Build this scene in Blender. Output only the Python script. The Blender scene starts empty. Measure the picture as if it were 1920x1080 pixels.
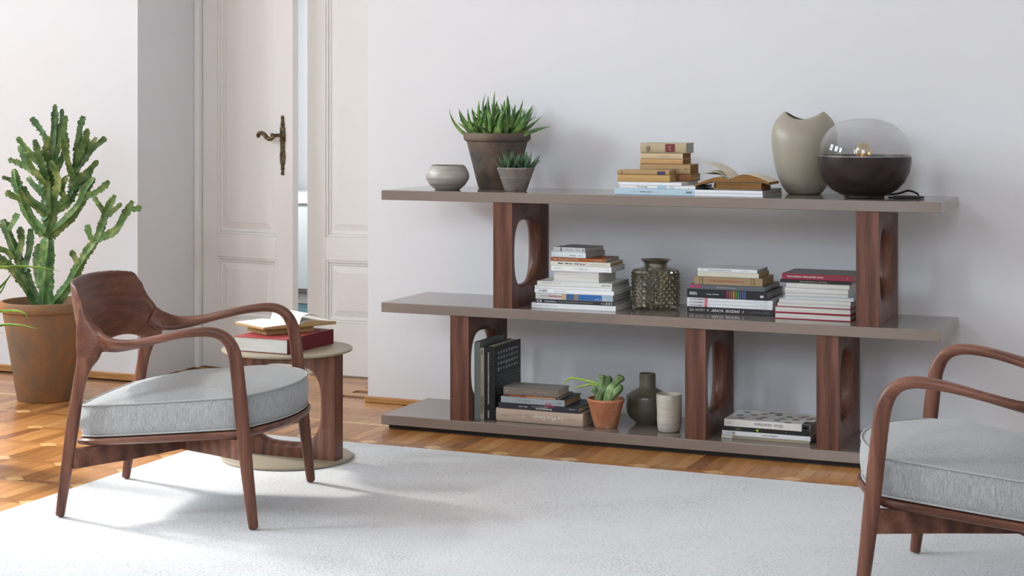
import bpy, bmesh, math, random
from mathutils import Vector, Matrix, Euler
random.seed(7)
R = math.radians
SC = bpy.context.scene
COL = SC.collection

# ------------------------------------------------------------------ camera
# world: floor z=0, shelf wall is the plane y=0, x runs along it, metres
cam_d = bpy.data.cameras.new('camera'); cam = bpy.data.objects.new('camera', cam_d); COL.objects.link(cam)
CAM_LOC = Vector((3.095, -6.771, 1.288)); CAM_YAW = -0.420
cam.location = CAM_LOC
cam.rotation_euler = (R(90), 0, -CAM_YAW)
cam_d.sensor_fit = 'HORIZONTAL'; cam_d.sensor_width = 36.0
cam_d.lens = 3246.2 / 1920 * 36.0
cam_d.shift_x = (960 - 850) / 1920
cam_d.shift_y = (202.08 - 540) / 1920
cam_d.clip_start = 0.05
SC.camera = cam

# ------------------------------------------------------------------ world, sun, window daylight, added front fill, exposure
world = bpy.data.worlds.new('world'); SC.world = world; world.use_nodes = True
wn = world.node_tree.nodes; wl = world.node_tree.links
bg = wn['Background']; bg.inputs[0].default_value = (0.80, 0.90, 1.0, 1); bg.inputs[1].default_value = 1.0

LEFT_X = -4.4
WIN_Y = (-1.05, -3.25, -5.45)          # centres of the three tall windows in the wall on the light side
WIN_W, WIN_Z0, WIN_Z1 = 1.40, 0.25, 3.7
SKY_Z0 = 2.0                           # above this height the panes look at open sky
SUN_STRENGTH, SUN_ANGLE = 6.5, 9.0
sd = bpy.data.lights.new('sun', 'SUN'); so = bpy.data.objects.new('sun', sd); COL.objects.link(so)
sd.energy = SUN_STRENGTH; sd.angle = R(SUN_ANGLE); sd.color = (1.0, 0.97, 0.92)
sun_dir = Vector((0.80, -0.16, -0.58))
so.rotation_euler = sun_dir.to_track_quat('-Z', 'Y').to_euler()
so.location = (-7, 0, 4)
WIN_POWER = (120, 190, 420)
for i, wy in enumerate(WIN_Y):
    ld = bpy.data.lights.new('window_daylight_fill', 'AREA'); lo = bpy.data.objects.new('window_daylight_fill', ld); COL.objects.link(lo)
    ld.shape = 'RECTANGLE'; ld.size = WIN_W; ld.size_y = WIN_Z1 - SKY_Z0; ld.energy = WIN_POWER[i]; ld.color = (0.81, 0.915, 1.0)
    lo.location = (LEFT_X - 0.62, wy, (SKY_Z0 + WIN_Z1) / 2 + .25)
    lo.rotation_euler = (R(68), 0, R(-90))
FRONT_Y = -8.6
FILL_WIN_X = (0.2, 3.0)                    # two unseen windows added behind the photographer for frontal fill
for wx in FILL_WIN_X:
    ld = bpy.data.lights.new('window_daylight_fill', 'AREA'); lo = bpy.data.objects.new('window_daylight_fill', ld); COL.objects.link(lo)  # fill lamp outside an added window, lifts the shelf wall from the front
    ld.shape = 'RECTANGLE'; ld.size = WIN_W; ld.size_y = WIN_Z1 - SKY_Z0; ld.energy = 105; ld.color = (0.81, 0.915, 1.0)
    lo.location = (wx, FRONT_Y - .62, (SKY_Z0 + WIN_Z1) / 2 + .25); lo.rotation_euler = (R(68), 0, 0)
ld = bpy.data.lights.new('hall_daylight', 'AREA'); lo = bpy.data.objects.new('hall_daylight', ld); COL.objects.link(lo)
ld.shape = 'RECTANGLE'; ld.size = 1.2; ld.size_y = 1.8; ld.energy = 70; ld.color = (0.95, 0.98, 1.0)
lo.location = (-3.0, 2.3, 1.7); lo.rotation_euler = (R(90), 0, R(-90))
SC.cycles.max_bounces = 8; SC.cycles.caustics_reflective = False; SC.cycles.caustics_refractive = False
SC.view_settings.view_transform = 'Standard'; SC.view_settings.look = 'None'
SC.view_settings.exposure = 0.31; SC.view_settings.gamma = 1.0; SC.view_settings.use_curve_mapping = False

# ------------------------------------------------------------------ materials
def lin(c):
    if isinstance(c, str):
        c = [int(c[i:i + 2], 16) / 255 for i in (0, 2, 4)]
    return tuple(x / 12.92 if x <= .04045 else ((x + .055) / 1.055) ** 2.4 for x in c) + (1.0,)

class NT:
    def __init__(self, name):
        self.m = bpy.data.materials.new(name); self.m.use_nodes = True
        self.t = self.m.node_tree; self.n = self.t.nodes; self.b = self.n['Principled BSDF']
    def new(self, typ, **kw):
        nd = self.n.new(typ)
        for k, v in kw.items():
            if k.startswith('i_'):
                key = k[2:]; key = int(key) if key.isdigit() else key.replace('_', ' ')
                nd.inputs[key].default_value = v
            else: setattr(nd, k, v)
        return nd
    def link(self, a, b): self.t.links.new(a, b)
    def ramp(self, fac, stops):
        r = self.new('ShaderNodeValToRGB'); e = r.color_ramp.elements
        while len(e) < len(stops): e.new(0.5)
        for el, (p, c) in zip(e, stops): el.position = p; el.color = lin(c)
        self.link(fac, r.inputs[0]); return r.outputs[0]
    def coords(self, scale, kind='Object', rot=(0, 0, 0)):
        tc = self.new('ShaderNodeTexCoord'); mp = self.new('ShaderNodeMapping')
        mp.inputs['Scale'].default_value = scale; mp.inputs['Rotation'].default_value = rot
        self.link(tc.outputs[kind], mp.inputs[0]); return mp.outputs[0]
    def noise(self, vec, scale=5, detail=4, rough=.55, dist=0):
        nd = self.new('ShaderNodeTexNoise'); nd.inputs['Scale'].default_value = scale; nd.inputs['Detail'].default_value = detail
        nd.inputs['Roughness'].default_value = rough; nd.inputs['Distortion'].default_value = dist
        self.link(vec, nd.inputs['Vector']); return nd.outputs[0]
    def bump(self, h, strength=.2, dist=.002):
        b = self.new('ShaderNodeBump'); b.inputs['Strength'].default_value = strength; b.inputs['Distance'].default_value = dist
        self.link(h, b.inputs['Height']); self.link(b.outputs[0], self.b.inputs['Normal'])
    def set(self, **kw):
        for k, v in kw.items(): self.b.inputs[k.replace('_', ' ')].default_value = v
        return self

MATS = {}
def plain(name, c, rough=.5, **kw):
    if name in MATS: return MATS[name]
    t = NT(name); t.b.inputs['Base Color'].default_value = lin(c); t.set(Roughness=rough, **kw); MATS[name] = t.m; return t.m

def varied(name, c0, c1, scale=6, rough=.6, bump=.15, bscale=60, stretch=(1, 1, 1), bdist=.002, spec=.5, mid=None):
    t = NT(name); v = t.coords(stretch); f = t.noise(v, scale, 5)
    st = [(.3, c0), (.7, c1)] if mid is None else [(.28, c0), (.5, mid), (.72, c1)]
    t.link(t.ramp(f, st), t.b.inputs['Base Color']); t.set(Roughness=rough, Specular_IOR_Level=spec)
    if bump: t.bump(t.noise(v, bscale, 3), bump, bdist)
    MATS[name] = t.m; return t.m

def wood(name, axis, dark, mid, light, rough=.38, fine=1.0, spec=.35):
    t = NT(name)
    big = [7, 7, 7]; big[axis] = .9
    v = t.coords(tuple(big)); f1 = t.noise(v, 2.2, 3, .5, .9)
    fs = [140, 140, 140]; fs[axis] = 4
    f2 = t.noise(t.coords(tuple(fs)), 1.6, 3, .6)
    wv = t.new('ShaderNodeTexWave', wave_type='BANDS', bands_direction='XYZ'[(axis + 1) % 3])
    wv.inputs['Scale'].default_value = 2.2; wv.inputs['Distortion'].default_value = 9.0; wv.inputs['Detail'].default_value = 3.0
    wv.inputs['Detail Scale'].default_value = .6
    s3 = [3.2, 3.2, 3.2]; s3[axis] = .7
    t.link(t.coords(tuple(s3)), wv.inputs['Vector'])
    mx = t.new('ShaderNodeMath', operation='MULTIPLY_ADD'); mx.inputs[1].default_value = .13
    t.link(wv.outputs['Fac'], mx.inputs[0])
    m0 = t.new('ShaderNodeMath', operation='MULTIPLY'); m0.inputs[1].default_value = .55; t.link(f1, m0.inputs[0]); t.link(m0.outputs[0], mx.inputs[2])
    m2 = t.new('ShaderNodeMath', operation='MULTIPLY_ADD'); m2.inputs[1].default_value = .32 * fine
    t.link(f2, m2.inputs[0]); t.link(mx.outputs[0], m2.inputs[2])
    t.link(t.ramp(m2.outputs[0], [(.30, dark), (.52, mid), (.76, light)]), t.b.inputs['Base Color'])
    t.set(Roughness=rough, Specular_IOR_Level=spec); t.bump(f2, .06, .001); MATS[name] = t.m; return t.m

WAL = ('3a2119', '6a4233', '8e6350')
for ax, nm in enumerate('xyz'): wood('walnut_' + nm, ax, *WAL)
WALD = ('3a211a', '684234', '8a6152')
wood('shelf_walnut', 2, *WALD)

def parquet(name, stops):
    t = NT(name)
    oi = t.new('ShaderNodeObjectInfo'); ge = t.new('ShaderNodeNewGeometry')
    ad = t.new('ShaderNodeMath', operation='ADD'); t.link(oi.outputs['Random'], ad.inputs[0]); t.link(ge.outputs['Random Per Island'], ad.inputs[1])
    fr = t.new('ShaderNodeMath', operation='FRACT'); t.link(ad.outputs[0], fr.inputs[0])
    base = t.ramp(fr.outputs[0], stops)
    f = t.noise(t.coords((40, 5, 40)), 1.5, 4, .6, .6)
    hs = t.new('ShaderNodeHueSaturation'); t.link(base, hs.inputs['Color'])
    mr = t.new('ShaderNodeMapRange'); mr.inputs[1].default_value = .25; mr.inputs[2].default_value = .75; mr.inputs[3].default_value = .80; mr.inputs[4].default_value = 1.18
    t.link(f, mr.inputs[0]); t.link(mr.outputs[0], hs.inputs['Value'])
    t.link(hs.outputs[0], t.b.inputs['Base Color']); t.set(Roughness=.27, Specular_IOR_Level=.5)
    t.bump(f, .05, .001); MATS[name] = t.m; return t.m
parquet('parquet', [(0, '7d4a2a'), (.10, '94602f'), (.3, 'b07842'), (.5, 'bf864e'), (.72, 'ad7743'), (.86, 'c6925a'), (.95, 'a8703e'), (1, '6b4630')])
parquet('parquet_pale', [(0, 'd2a468'), (1, 'ddb47c')])
parquet('parquet_border', [(0, 'a87448'), (.5, 'bb8858'), (1, 'a06c44')])
parquet('parquet_band', [(0, '94602f'), (.4, 'ae7641'), (.8, 'b98048'), (1, '85522f')])

def wall_mat(name, c):
    t = NT(name); v = t.coords((1, 1, 1)); f = t.noise(v, 1.6, 3)
    a = lin(c); t.link(t.ramp(f, [(.2, tuple(x * .985 for x in hexrgb(c))), (.8, c)]), t.b.inputs['Base Color'])
    t.set(Roughness=.75, Specular_IOR_Level=.25); t.bump(t.noise(v, 45, 3), .035, .002); MATS[name] = t.m
def hexrgb(c): return tuple(int(c[i:i + 2], 16) / 255 for i in (0, 2, 4))
wall_mat('wall_paint', 'dedfe2'); wall_mat('ceiling_paint', 'ececea')
wall_mat('door_paint', 'e8e6e3')
plain('board_lacquer', '82766d', .09, Specular_IOR_Level=.6)
plain('plinth_black', '1c1917', .6)
varied('baseboard_oak', 'a5713c', 'c08e55', 8, .4, .05, 40, (1.5, 20, 20))

t = NT('rug_pile'); v = t.coords((1, 1, 1)); f = t.noise(v, 420, 2, .6); f2 = t.noise(v, 3.0, 4, .6, .4); f3 = t.noise(v, 130, 3, .6)
ad = t.new('ShaderNodeMath', operation='MULTIPLY_ADD'); ad.inputs[1].default_value = .35; t.link(f2, ad.inputs[0]); t.link(f3, ad.inputs[2])
t.link(t.ramp(ad.outputs[0], [(.50, 'd2d3d4'), (.62, 'f0f0f0'), (.90, 'f8f8f8')]), t.b.inputs['Base Color'])
t.set(Roughness=1.0, Specular_IOR_Level=.1, Sheen_Weight=.25, Sheen_Roughness=.5)
mm = t.new('ShaderNodeMath', operation='ADD'); t.link(f, mm.inputs[0]); t.link(f3, mm.inputs[1]); t.bump(mm.outputs[0], .9, .006); MATS['rug_pile'] = t.m

def fabric(name, c0, c1):
    t = NT(name); f = t.noise(t.coords((260, 260, 22)), 1.3, 3, .6); g = t.noise(t.coords((1, 1, 1)), 240, 2)
    ad = t.new('ShaderNodeMath', operation='MULTIPLY_ADD'); ad.inputs[1].default_value = .5; t.link(g, ad.inputs[0]); t.link(f, ad.inputs[2])
    t.link(t.ramp(ad.outputs[0], [(.55, c0), (.95, c1)]), t.b.inputs['Base Color']); t.set(Roughness=.9, Specular_IOR_Level=.15, Sheen_Weight=.2)
    t.bump(ad.outputs[0], .35, .002); MATS[name] = t.m
fabric('seat_fabric', '8c8d8d', 'aeafae')
plain('seat_piping', 'a8a9a8', .85)
plain('table_metal', 'a59a86', .42, Metallic=.25)
t = NT('brass_old'); f = t.noise(t.coords((1, 1, 1)), 60, 3)
t.link(t.ramp(f, [(.3, '33291d'), (.7, '75664a')]), t.b.inputs['Base Color']); t.set(Metallic=.7, Roughness=.5); MATS['brass_old'] = t.m

def paper(name, c0, c1, axis=2):
    t = NT(name); s = [3, 3, 3]; s[axis] = 900
    f = t.noise(t.coords(tuple(s)), 1.0, 2)
    t.link(t.ramp(f, [(.35, c0), (.65, c1)]), t.b.inputs['Base Color']); t.set(Roughness=.85, Specular_IOR_Level=.2); t.bump(f, .25, .001); MATS[name] = t.m
paper('pages_white', 'bcb9b2', 'e4e2dc'); paper('pages_old', '9c7c53', 'c9ab7c'); paper('pages_cream', 'b8ac92', 'd8cfb8'); paper('pages_grey', '8f8b84', 'bdbab3')
paper('pages_brown', '6e4c2c', 'a57a4a')

# ------------------------------------------------------------------ mesh helpers
def link(o, parent=None):
    COL.objects.link(o)
    if parent is not None: o.parent = parent
    return o
def mesh_obj(name, bm, mat, parent=None, smooth=False, loc=None, autosmooth=None):
    bmesh.ops.recalc_face_normals(bm, faces=bm.faces[:])
    me = bpy.data.meshes.new(name); bm.to_mesh(me); bm.free()
    mats = mat if isinstance(mat, (list, tuple)) else [mat]
    for m in mats: me.materials.append(MATS[m] if isinstance(m, str) else m)
    if smooth: me.polygons.foreach_set('use_smooth', [True] * len(me.polygons))
    if autosmooth is not None:
        me.polygons.foreach_set('use_smooth', [True] * len(me.polygons)); me.set_sharp_from_angle(angle=R(autosmooth))
    o = bpy.data.objects.new(name, me)
    if loc is not None: o.location = loc
    return link(o, parent)
def empty(name, loc=(0, 0, 0), rz=0.0):
    o = bpy.data.objects.new(name, None); o.location = loc; o.rotation_euler = (0, 0, rz); o.empty_display_size = .05
    return link(o)
def tag(o, label=None, cat=None, group=None, kind=None):
    if label: o['label'] = label
    if cat: o['category'] = cat
    if group: o['group'] = group
    if kind: o['kind'] = kind
    return o
def add_box(bm, x0, x1, y0, y1, z0, z1, bev=0, seg=2, mi=0):
    vs = [bm.verts.new((x, y, z)) for z in (z0, z1) for y in (y0, y1) for x in (x0, x1)]
    idx = [(0, 2, 3, 1), (4, 5, 7, 6), (0, 1, 5, 4), (2, 6, 7, 3), (0, 4, 6, 2), (1, 3, 7, 5)]
    fs = [bm.faces.new([vs[i] for i in f]) for f in idx]
    for f in fs: f.material_index = mi
    if bev > 0:
        es = list({e for f in fs for e in f.edges})
        r = bmesh.ops.bevel(bm, geom=es, offset=bev, segments=seg, affect='EDGES', profile=.5, clamp_overlap=True)
        for f in r['faces']: f.material_index = mi
    return fs
def box(name, x0, x1, y0, y1, z0, z1, mat, parent=None, bev=0, seg=2):
    bm = bmesh.new(); add_box(bm, x0, x1, y0, y1, z0, z1, bev, seg)
    return mesh_obj(name, bm, mat, parent)
def add_lathe(bm, prof, seg=40, c=(0, 0, 0), mi=0, close_top=False, close_bot=True):
    rings = []
    for r, z in prof:
        if r < 1e-5: rings.append([bm.verts.new((c[0], c[1], c[2] + z))])
        else: rings.append([bm.verts.new((c[0] + r * math.cos(2 * math.pi * i / seg), c[1] + r * math.sin(2 * math.pi * i / seg), c[2] + z)) for i in range(seg)])
    for a, b in zip(rings, rings[1:]):
        for i in range(seg):
            j = (i + 1) % seg
            if len(a) == 1 and len(b) == 1: continue
            if len(a) == 1: f = bm.faces.new((a[0], b[i], b[j]))
            elif len(b) == 1: f = bm.faces.new((a[i], a[j], b[0]))
            else: f = bm.faces.new((a[i], a[j], b[j], b[i]))
            f.material_index = mi
    if close_bot and len(rings[0]) > 1: bm.faces.new(rings[0][::-1]).material_index = mi
    if close_top and len(rings[-1]) > 1: bm.faces.new(rings[-1]).material_index = mi
    return rings
def lathe(name, prof, mat, parent=None, seg=40, ang=40, **kw):
    bm = bmesh.new(); add_lathe(bm, prof, seg, **kw); return mesh_obj(name, bm, mat, parent, autosmooth=ang)
def catmull(pts, n=8):
    out = []
    P = [Vector(p) for p in pts]
    for i in range(len(P) - 1):
        p0 = P[i - 1] if i > 0 else P[i] * 2 - P[i + 1]
        p1, p2 = P[i], P[i + 1]
        p3 = P[i + 2] if i + 2 < len(P) else P[i + 1] * 2 - P[i]
        for k in range(n):
            t = k / n
            out.append(.5 * ((2 * p1) + (p2 - p0) * t + (2 * p0 - 5 * p1 + 4 * p2 - p3) * t * t + (3 * p1 - p0 - 3 * p2 + p3) * t ** 3))
    out.append(P[-1].copy()); return out
def add_tube(bm, pts, rad, seg=8, mi=0, cap=True, closed=False):
    P = [Vector(p) for p in pts]; n = len(P)
    rings = []; up = None
    for i, p in enumerate(P):
        if closed: T = (P[(i + 1) % n] - P[i - 1]).normalized()
        else: T = (P[min(i + 1, n - 1)] - P[max(i - 1, 0)]).normalized()
        if up is None:
            up = Vector((0, 0, 1)) if abs(T.z) < .9 else Vector((1, 0, 0))
        up = (up - T * up.dot(T)).normalized(); s = T.cross(up)
        r = rad[i] if isinstance(rad, (list, tuple)) else rad
        rings.append([bm.verts.new(p + (up * math.cos(2 * math.pi * k / seg) + s * math.sin(2 * math.pi * k / seg)) * r) for k in range(seg)])
    m = n if closed else n - 1
    for i in range(m):
        a, b = rings[i], rings[(i + 1) % n]
        for k in range(seg):
            bm.faces.new((a[k], a[(k + 1) % seg], b[(k + 1) % seg], b[k])).material_index = mi
    if cap and not closed:
        bm.faces.new(rings[0][::-1]).material_index = mi; bm.faces.new(rings[-1]).material_index = mi
def add_prism(bm, poly, z0, z1, mi=0):
    a = [bm.verts.new((x, y, z0)) for x, y in poly]; b = [bm.verts.new((x, y, z1)) for x, y in poly]; n = len(poly)
    bm.faces.new(a[::-1]).material_index = mi; bm.faces.new(b).material_index = mi
    for i in range(n): bm.faces.new((a[i], a[(i + 1) % n], b[(i + 1) % n], b[i])).material_index = mi
def text_mesh(s, size, bold=0.0, italic=0.0, xs=1.0):
    cu = bpy.data.curves.new('lettering', 'FONT'); cu.body = s; cu.size = size; cu.align_x = 'LEFT'; cu.align_y = 'CENTER'
    cu.offset = bold * size; cu.shear = italic; cu.resolution_u = 2; cu.extrude = .00008
    o = bpy.data.objects.new('lettering', cu); COL.objects.link(o)
    dg = bpy.context.evaluated_depsgraph_get(); dg.update()
    me = bpy.data.meshes.new_from_object(o.evaluated_get(dg)); bpy.data.objects.remove(o); bpy.data.curves.remove(cu)
    if xs != 1.0:
        for v in me.vertices: v.co.x *= xs
    return me
def lettering(s, size, mat, parent, loc, rot=(0, 0, 0), bold=0.0, italic=0.0, width=None, center=False, flip=False):
    me = text_mesh(s, size, bold, italic)
    xsv = [v.co.x for v in me.vertices] or [0]; ysv = [v.co.y for v in me.vertices] or [0]
    w = max(xsv) - min(xsv) or 1; k = width / w if width else 1.0
    x0 = min(xsv); cy = (max(ysv) + min(ysv)) / 2
    for v in me.vertices:
        v.co.x = (v.co.x - x0) * k; v.co.y -= cy
        if flip: v.co.x = w * k - v.co.x; v.co.y = -v.co.y      # turned upside down in place
        if center: v.co.x -= w * k / 2
    me.materials.clear(); me.materials.append(MATS[mat] if isinstance(mat, str) else mat)
    o = bpy.data.objects.new('lettering', me); o.location = loc; o.rotation_euler = rot
    return link(o, parent)
def copy_tree(o, parent=None):
    c = o.copy(); COL.objects.link(c); c.parent = parent
    for ch in o.children: copy_tree(ch, c)
    return c

# ------------------------------------------------------------------ the room
NICHE_X0, NICHE_X1, NICHE_Y, NW_Y = -1.589, -0.338, 0.585, 0.07
H = 4.0; RIGHT_X = 5.2; BACK_Y = FRONT_Y
def wallbox(name, *a, mat='wall_paint'):
    return tag(box(name, *a, mat), kind='structure')
tag(wallbox('wall_back', NICHE_X1, RIGHT_X, 0, .7, 0, H))
tag(wallbox('wall_corner', LEFT_X, NICHE_X0, NW_Y, .7, 0, H))
wallbox('wall_lintel', NICHE_X0, NICHE_X1, .02, .7, 2.62, H)
wallbox('wall_right', RIGHT_X, RIGHT_X + .15, BACK_Y, .7, 0, H)
bm = bmesh.new()                                     # wall behind the photographer, two openings for the added fill windows
xs = [LEFT_X - .3]
for wx in FILL_WIN_X: xs += [wx - WIN_W / 2, wx + WIN_W / 2]
xs.append(RIGHT_X + .15)
for k in range(0, len(xs), 2): add_box(bm, xs[k], xs[k + 1], BACK_Y - .3, BACK_Y, 0, H)
for k in range(1, len(xs) - 1, 2):
    add_box(bm, xs[k], xs[k + 1], BACK_Y - .3, BACK_Y, 0, WIN_Z0); add_box(bm, xs[k], xs[k + 1], BACK_Y - .3, BACK_Y, WIN_Z1, H)
tag(mesh_obj('wall_front', bm, 'wall_paint'), kind='structure')
wallbox('ceiling', LEFT_X - .4, RIGHT_X + .15, BACK_Y - .15, .7, H, H + .1, mat='ceiling_paint')
bm = bmesh.new()                                     # the window wall, pierced by three tall openings
ys = [BACK_Y]
for wy in sorted(WIN_Y): ys += [wy - WIN_W / 2, wy + WIN_W / 2]
ys.append(NW_Y)
for k in range(0, len(ys), 2): add_box(bm, LEFT_X - .3, LEFT_X, ys[k], ys[k + 1], 0, H)
for k in range(1, len(ys) - 1, 2):
    add_box(bm, LEFT_X - .3, LEFT_X, ys[k], ys[k + 1], 0, WIN_Z0); add_box(bm, LEFT_X - .3, LEFT_X, ys[k], ys[k + 1], WIN_Z1, H)
tag(mesh_obj('wall_left', bm, 'wall_paint'), kind='structure')
plain('window_paint', 'e9e8e4', .5)
t = NT('window_glass'); mix = t.new('ShaderNodeMixShader'); tr = t.new('ShaderNodeBsdfTransparent'); gl = t.new('ShaderNodeBsdfGlossy'); gl.inputs['Roughness'].default_value = .02
mix.inputs[0].default_value = .06; t.link(tr.outputs[0], mix.inputs[1]); t.link(gl.outputs[0], mix.inputs[2])
t.link(mix.outputs[0], t.n['Material Output'].inputs[0]); MATS['window_glass'] = t.m
for i, (wx, wy, wr) in enumerate([(LEFT_X - .15, wy, 0) for wy in WIN_Y] + [(wx, BACK_Y - .15, R(90)) for wx in FILL_WIN_X]):  # left wall windows first, then the ones added for fill
    w = empty('window_%d' % (i + 1), (wx, wy, 0), wr); tag(w, kind='structure')
    bm = bmesh.new(); hw = WIN_W / 2
    for y in (-hw, -.035, hw - .06): add_box(bm, -.03, .03, y, y + (.07 if y == -.035 else .06), WIN_Z0, WIN_Z1)
    for z in (WIN_Z0, 2.6, WIN_Z1 - .07): add_box(bm, -.029, .029, -hw, hw, z, z + .07)
    mesh_obj('window_frame', bm, 'window_paint', w)
    for (a, b) in ((-hw + .06, -.035), (.035, hw - .06)):
        for (c, d) in ((WIN_Z0 + .07, 2.6), (2.67, WIN_Z1 - .07)):
            box('pane', -.003, .003, a, b, c, d, 'window_glass', w)

# floor: slab, then parquet pieces laid on it
FT = .004
floor = tag(box('floor', LEFT_X - .4, RIGHT_X + .15, BACK_Y - .15, 3.9, -.12, -.0045, plain('floor_joint', '6e482c', .7)), kind='structure')
RUG = (-.44, 3.45, -3.75, -.90)
def seen(x, y, m=.12):
    if RUG[0] + .05 < x < RUG[1] and RUG[2] < y < RUG[3] - .05: return False
    d = Vector((x, y, 0)) - CAM_LOC; f = Vector((math.sin(CAM_YAW), math.cos(CAM_YAW), 0)); r = Vector((math.cos(CAM_YAW), -math.sin(CAM_YAW), 0))
    D = d.dot(f)
    if D < .5: return False
    u = 850 + 3246 * d.dot(r) / D; vv = 202 - 3246 * d.z / D
    return -30 < u < 1700 and vv < 1110 and not (x > .03 and y > -.5 and x < 2.2)
pieces = []                                            # (kind, x, y)
PX, PY, Y0 = .0547, .274, -.808
for j in range(0, 26):
    y = Y0 - PY * j
    for i in range(-86, 105):
        x = .347 + PX * (i + .5)
        if LEFT_X < x < RIGHT_X - .03: pieces.append(('strip', x, y - PY / 2))
    for i in range(-18, 19):
        x = .347 + .2735 * i
        if LEFT_X < x < RIGHT_X: pieces.append(('diamond', x, y)); pieces.append(('band', x + .2735 / 2, y))
for i in range(-86, 90):
    x = .347 + PX * (i + .5)
    if LEFT_X < x < RIGHT_X - .03: pieces.append(('long', x, (Y0 + -.487) / 2))
for i in range(-7, 8): pieces.append(('pale', .1 + .7 * i, -.470))
yy = -.42; k = 0
while yy < .62:
    for i in range(-7, 8):
        x = .2 + .72 * i + (.36 if k % 2 else 0)
        if yy < -.03 or (NICHE_X0 < x < NICHE_X1): pieces.append(('board', x, yy))
    yy += .072; k += 1
G = .0006
def piece_bm(kind, bm, x, y):
    if kind == 'strip': add_box(bm, x - PX / 2 + G, x + PX / 2 - G, y - PY / 2 + .0205, y + PY / 2 - .0205, -FT, 0)
    elif kind == 'long': h = (-.487 - Y0) / 2; add_box(bm, x - PX / 2 + G, x + PX / 2 - G, y - h + .0205, y + h - G, -FT, 0)
    elif kind == 'pale': add_box(bm, x - .35 + G, x + .35 - G, y - .016, y + .016, -FT, 0)
    elif kind == 'board': add_box(bm, x - .36 + G, x + .36 - G, y - .036 + G, y + .036 - G, -FT, 0)
    elif kind == 'band':
        h = .2735 / 2
        add_prism(bm, [(x - h + .001, y), (x - h + .022, y - .0195), (x + h - .022, y - .0195), (x + h - .001, y), (x + h - .022, y + .0195), (x - h + .022, y + .0195)], -FT, -.0002)
    elif kind == 'diamond': add_prism(bm, [(x - .041, y), (x, y - .036), (x + .041, y), (x, y + .036)], -FT, .0003)
PMAT = {'strip': 'parquet', 'long': 'parquet', 'pale': 'parquet_pale', 'board': 'parquet_border', 'band': 'parquet_band', 'diamond': 'parquet_pale'}
vis = [p for p in pieces if seen(p[1], p[2])]
vis.sort(key=lambda p: (Vector((p[1], p[2], 0)) - CAM_LOC).length)
single = set(vis[:295]); proto = {}
rest = {}
for p in pieces:
    kind, x, y = p
    if p in single:
        if kind not in proto:
            b = bmesh.new(); piece_bm(kind, b, 0, 0); o = mesh_obj('plank', b, PMAT[kind], floor); proto[kind] = o; o.location = (x, y, 0)
        else:
            o = proto[kind].copy(); COL.objects.link(o); o.parent = floor; o.location = (x, y, 0)
    else:
        piece_bm(kind, rest.setdefault(PMAT[kind], bmesh.new()), x, y)
bmall = bmesh.new(); mats = list(rest)
for mi, mname in enumerate(mats):
    for f in rest[mname].faces: f.material_index = mi
    tmp = bpy.data.meshes.new('tmp'); rest[mname].to_mesh(tmp); rest[mname].free(); bmall.from_mesh(tmp); bpy.data.meshes.remove(tmp)
tag(mesh_obj('parquet_field', bmall, mats, floor), kind='stuff')

# baseboards
for nm, a in (('baseboard_back', (NICHE_X1 - .009, RIGHT_X, -.016, 0.002, .0005, .026)), ('baseboard_corner', (LEFT_X, NICHE_X0 + .004, NW_Y - .016, NW_Y + .002, .0005, .034))):
    tag(box(nm, *a, 'baseboard_oak', None, .003), kind='structure')

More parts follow.
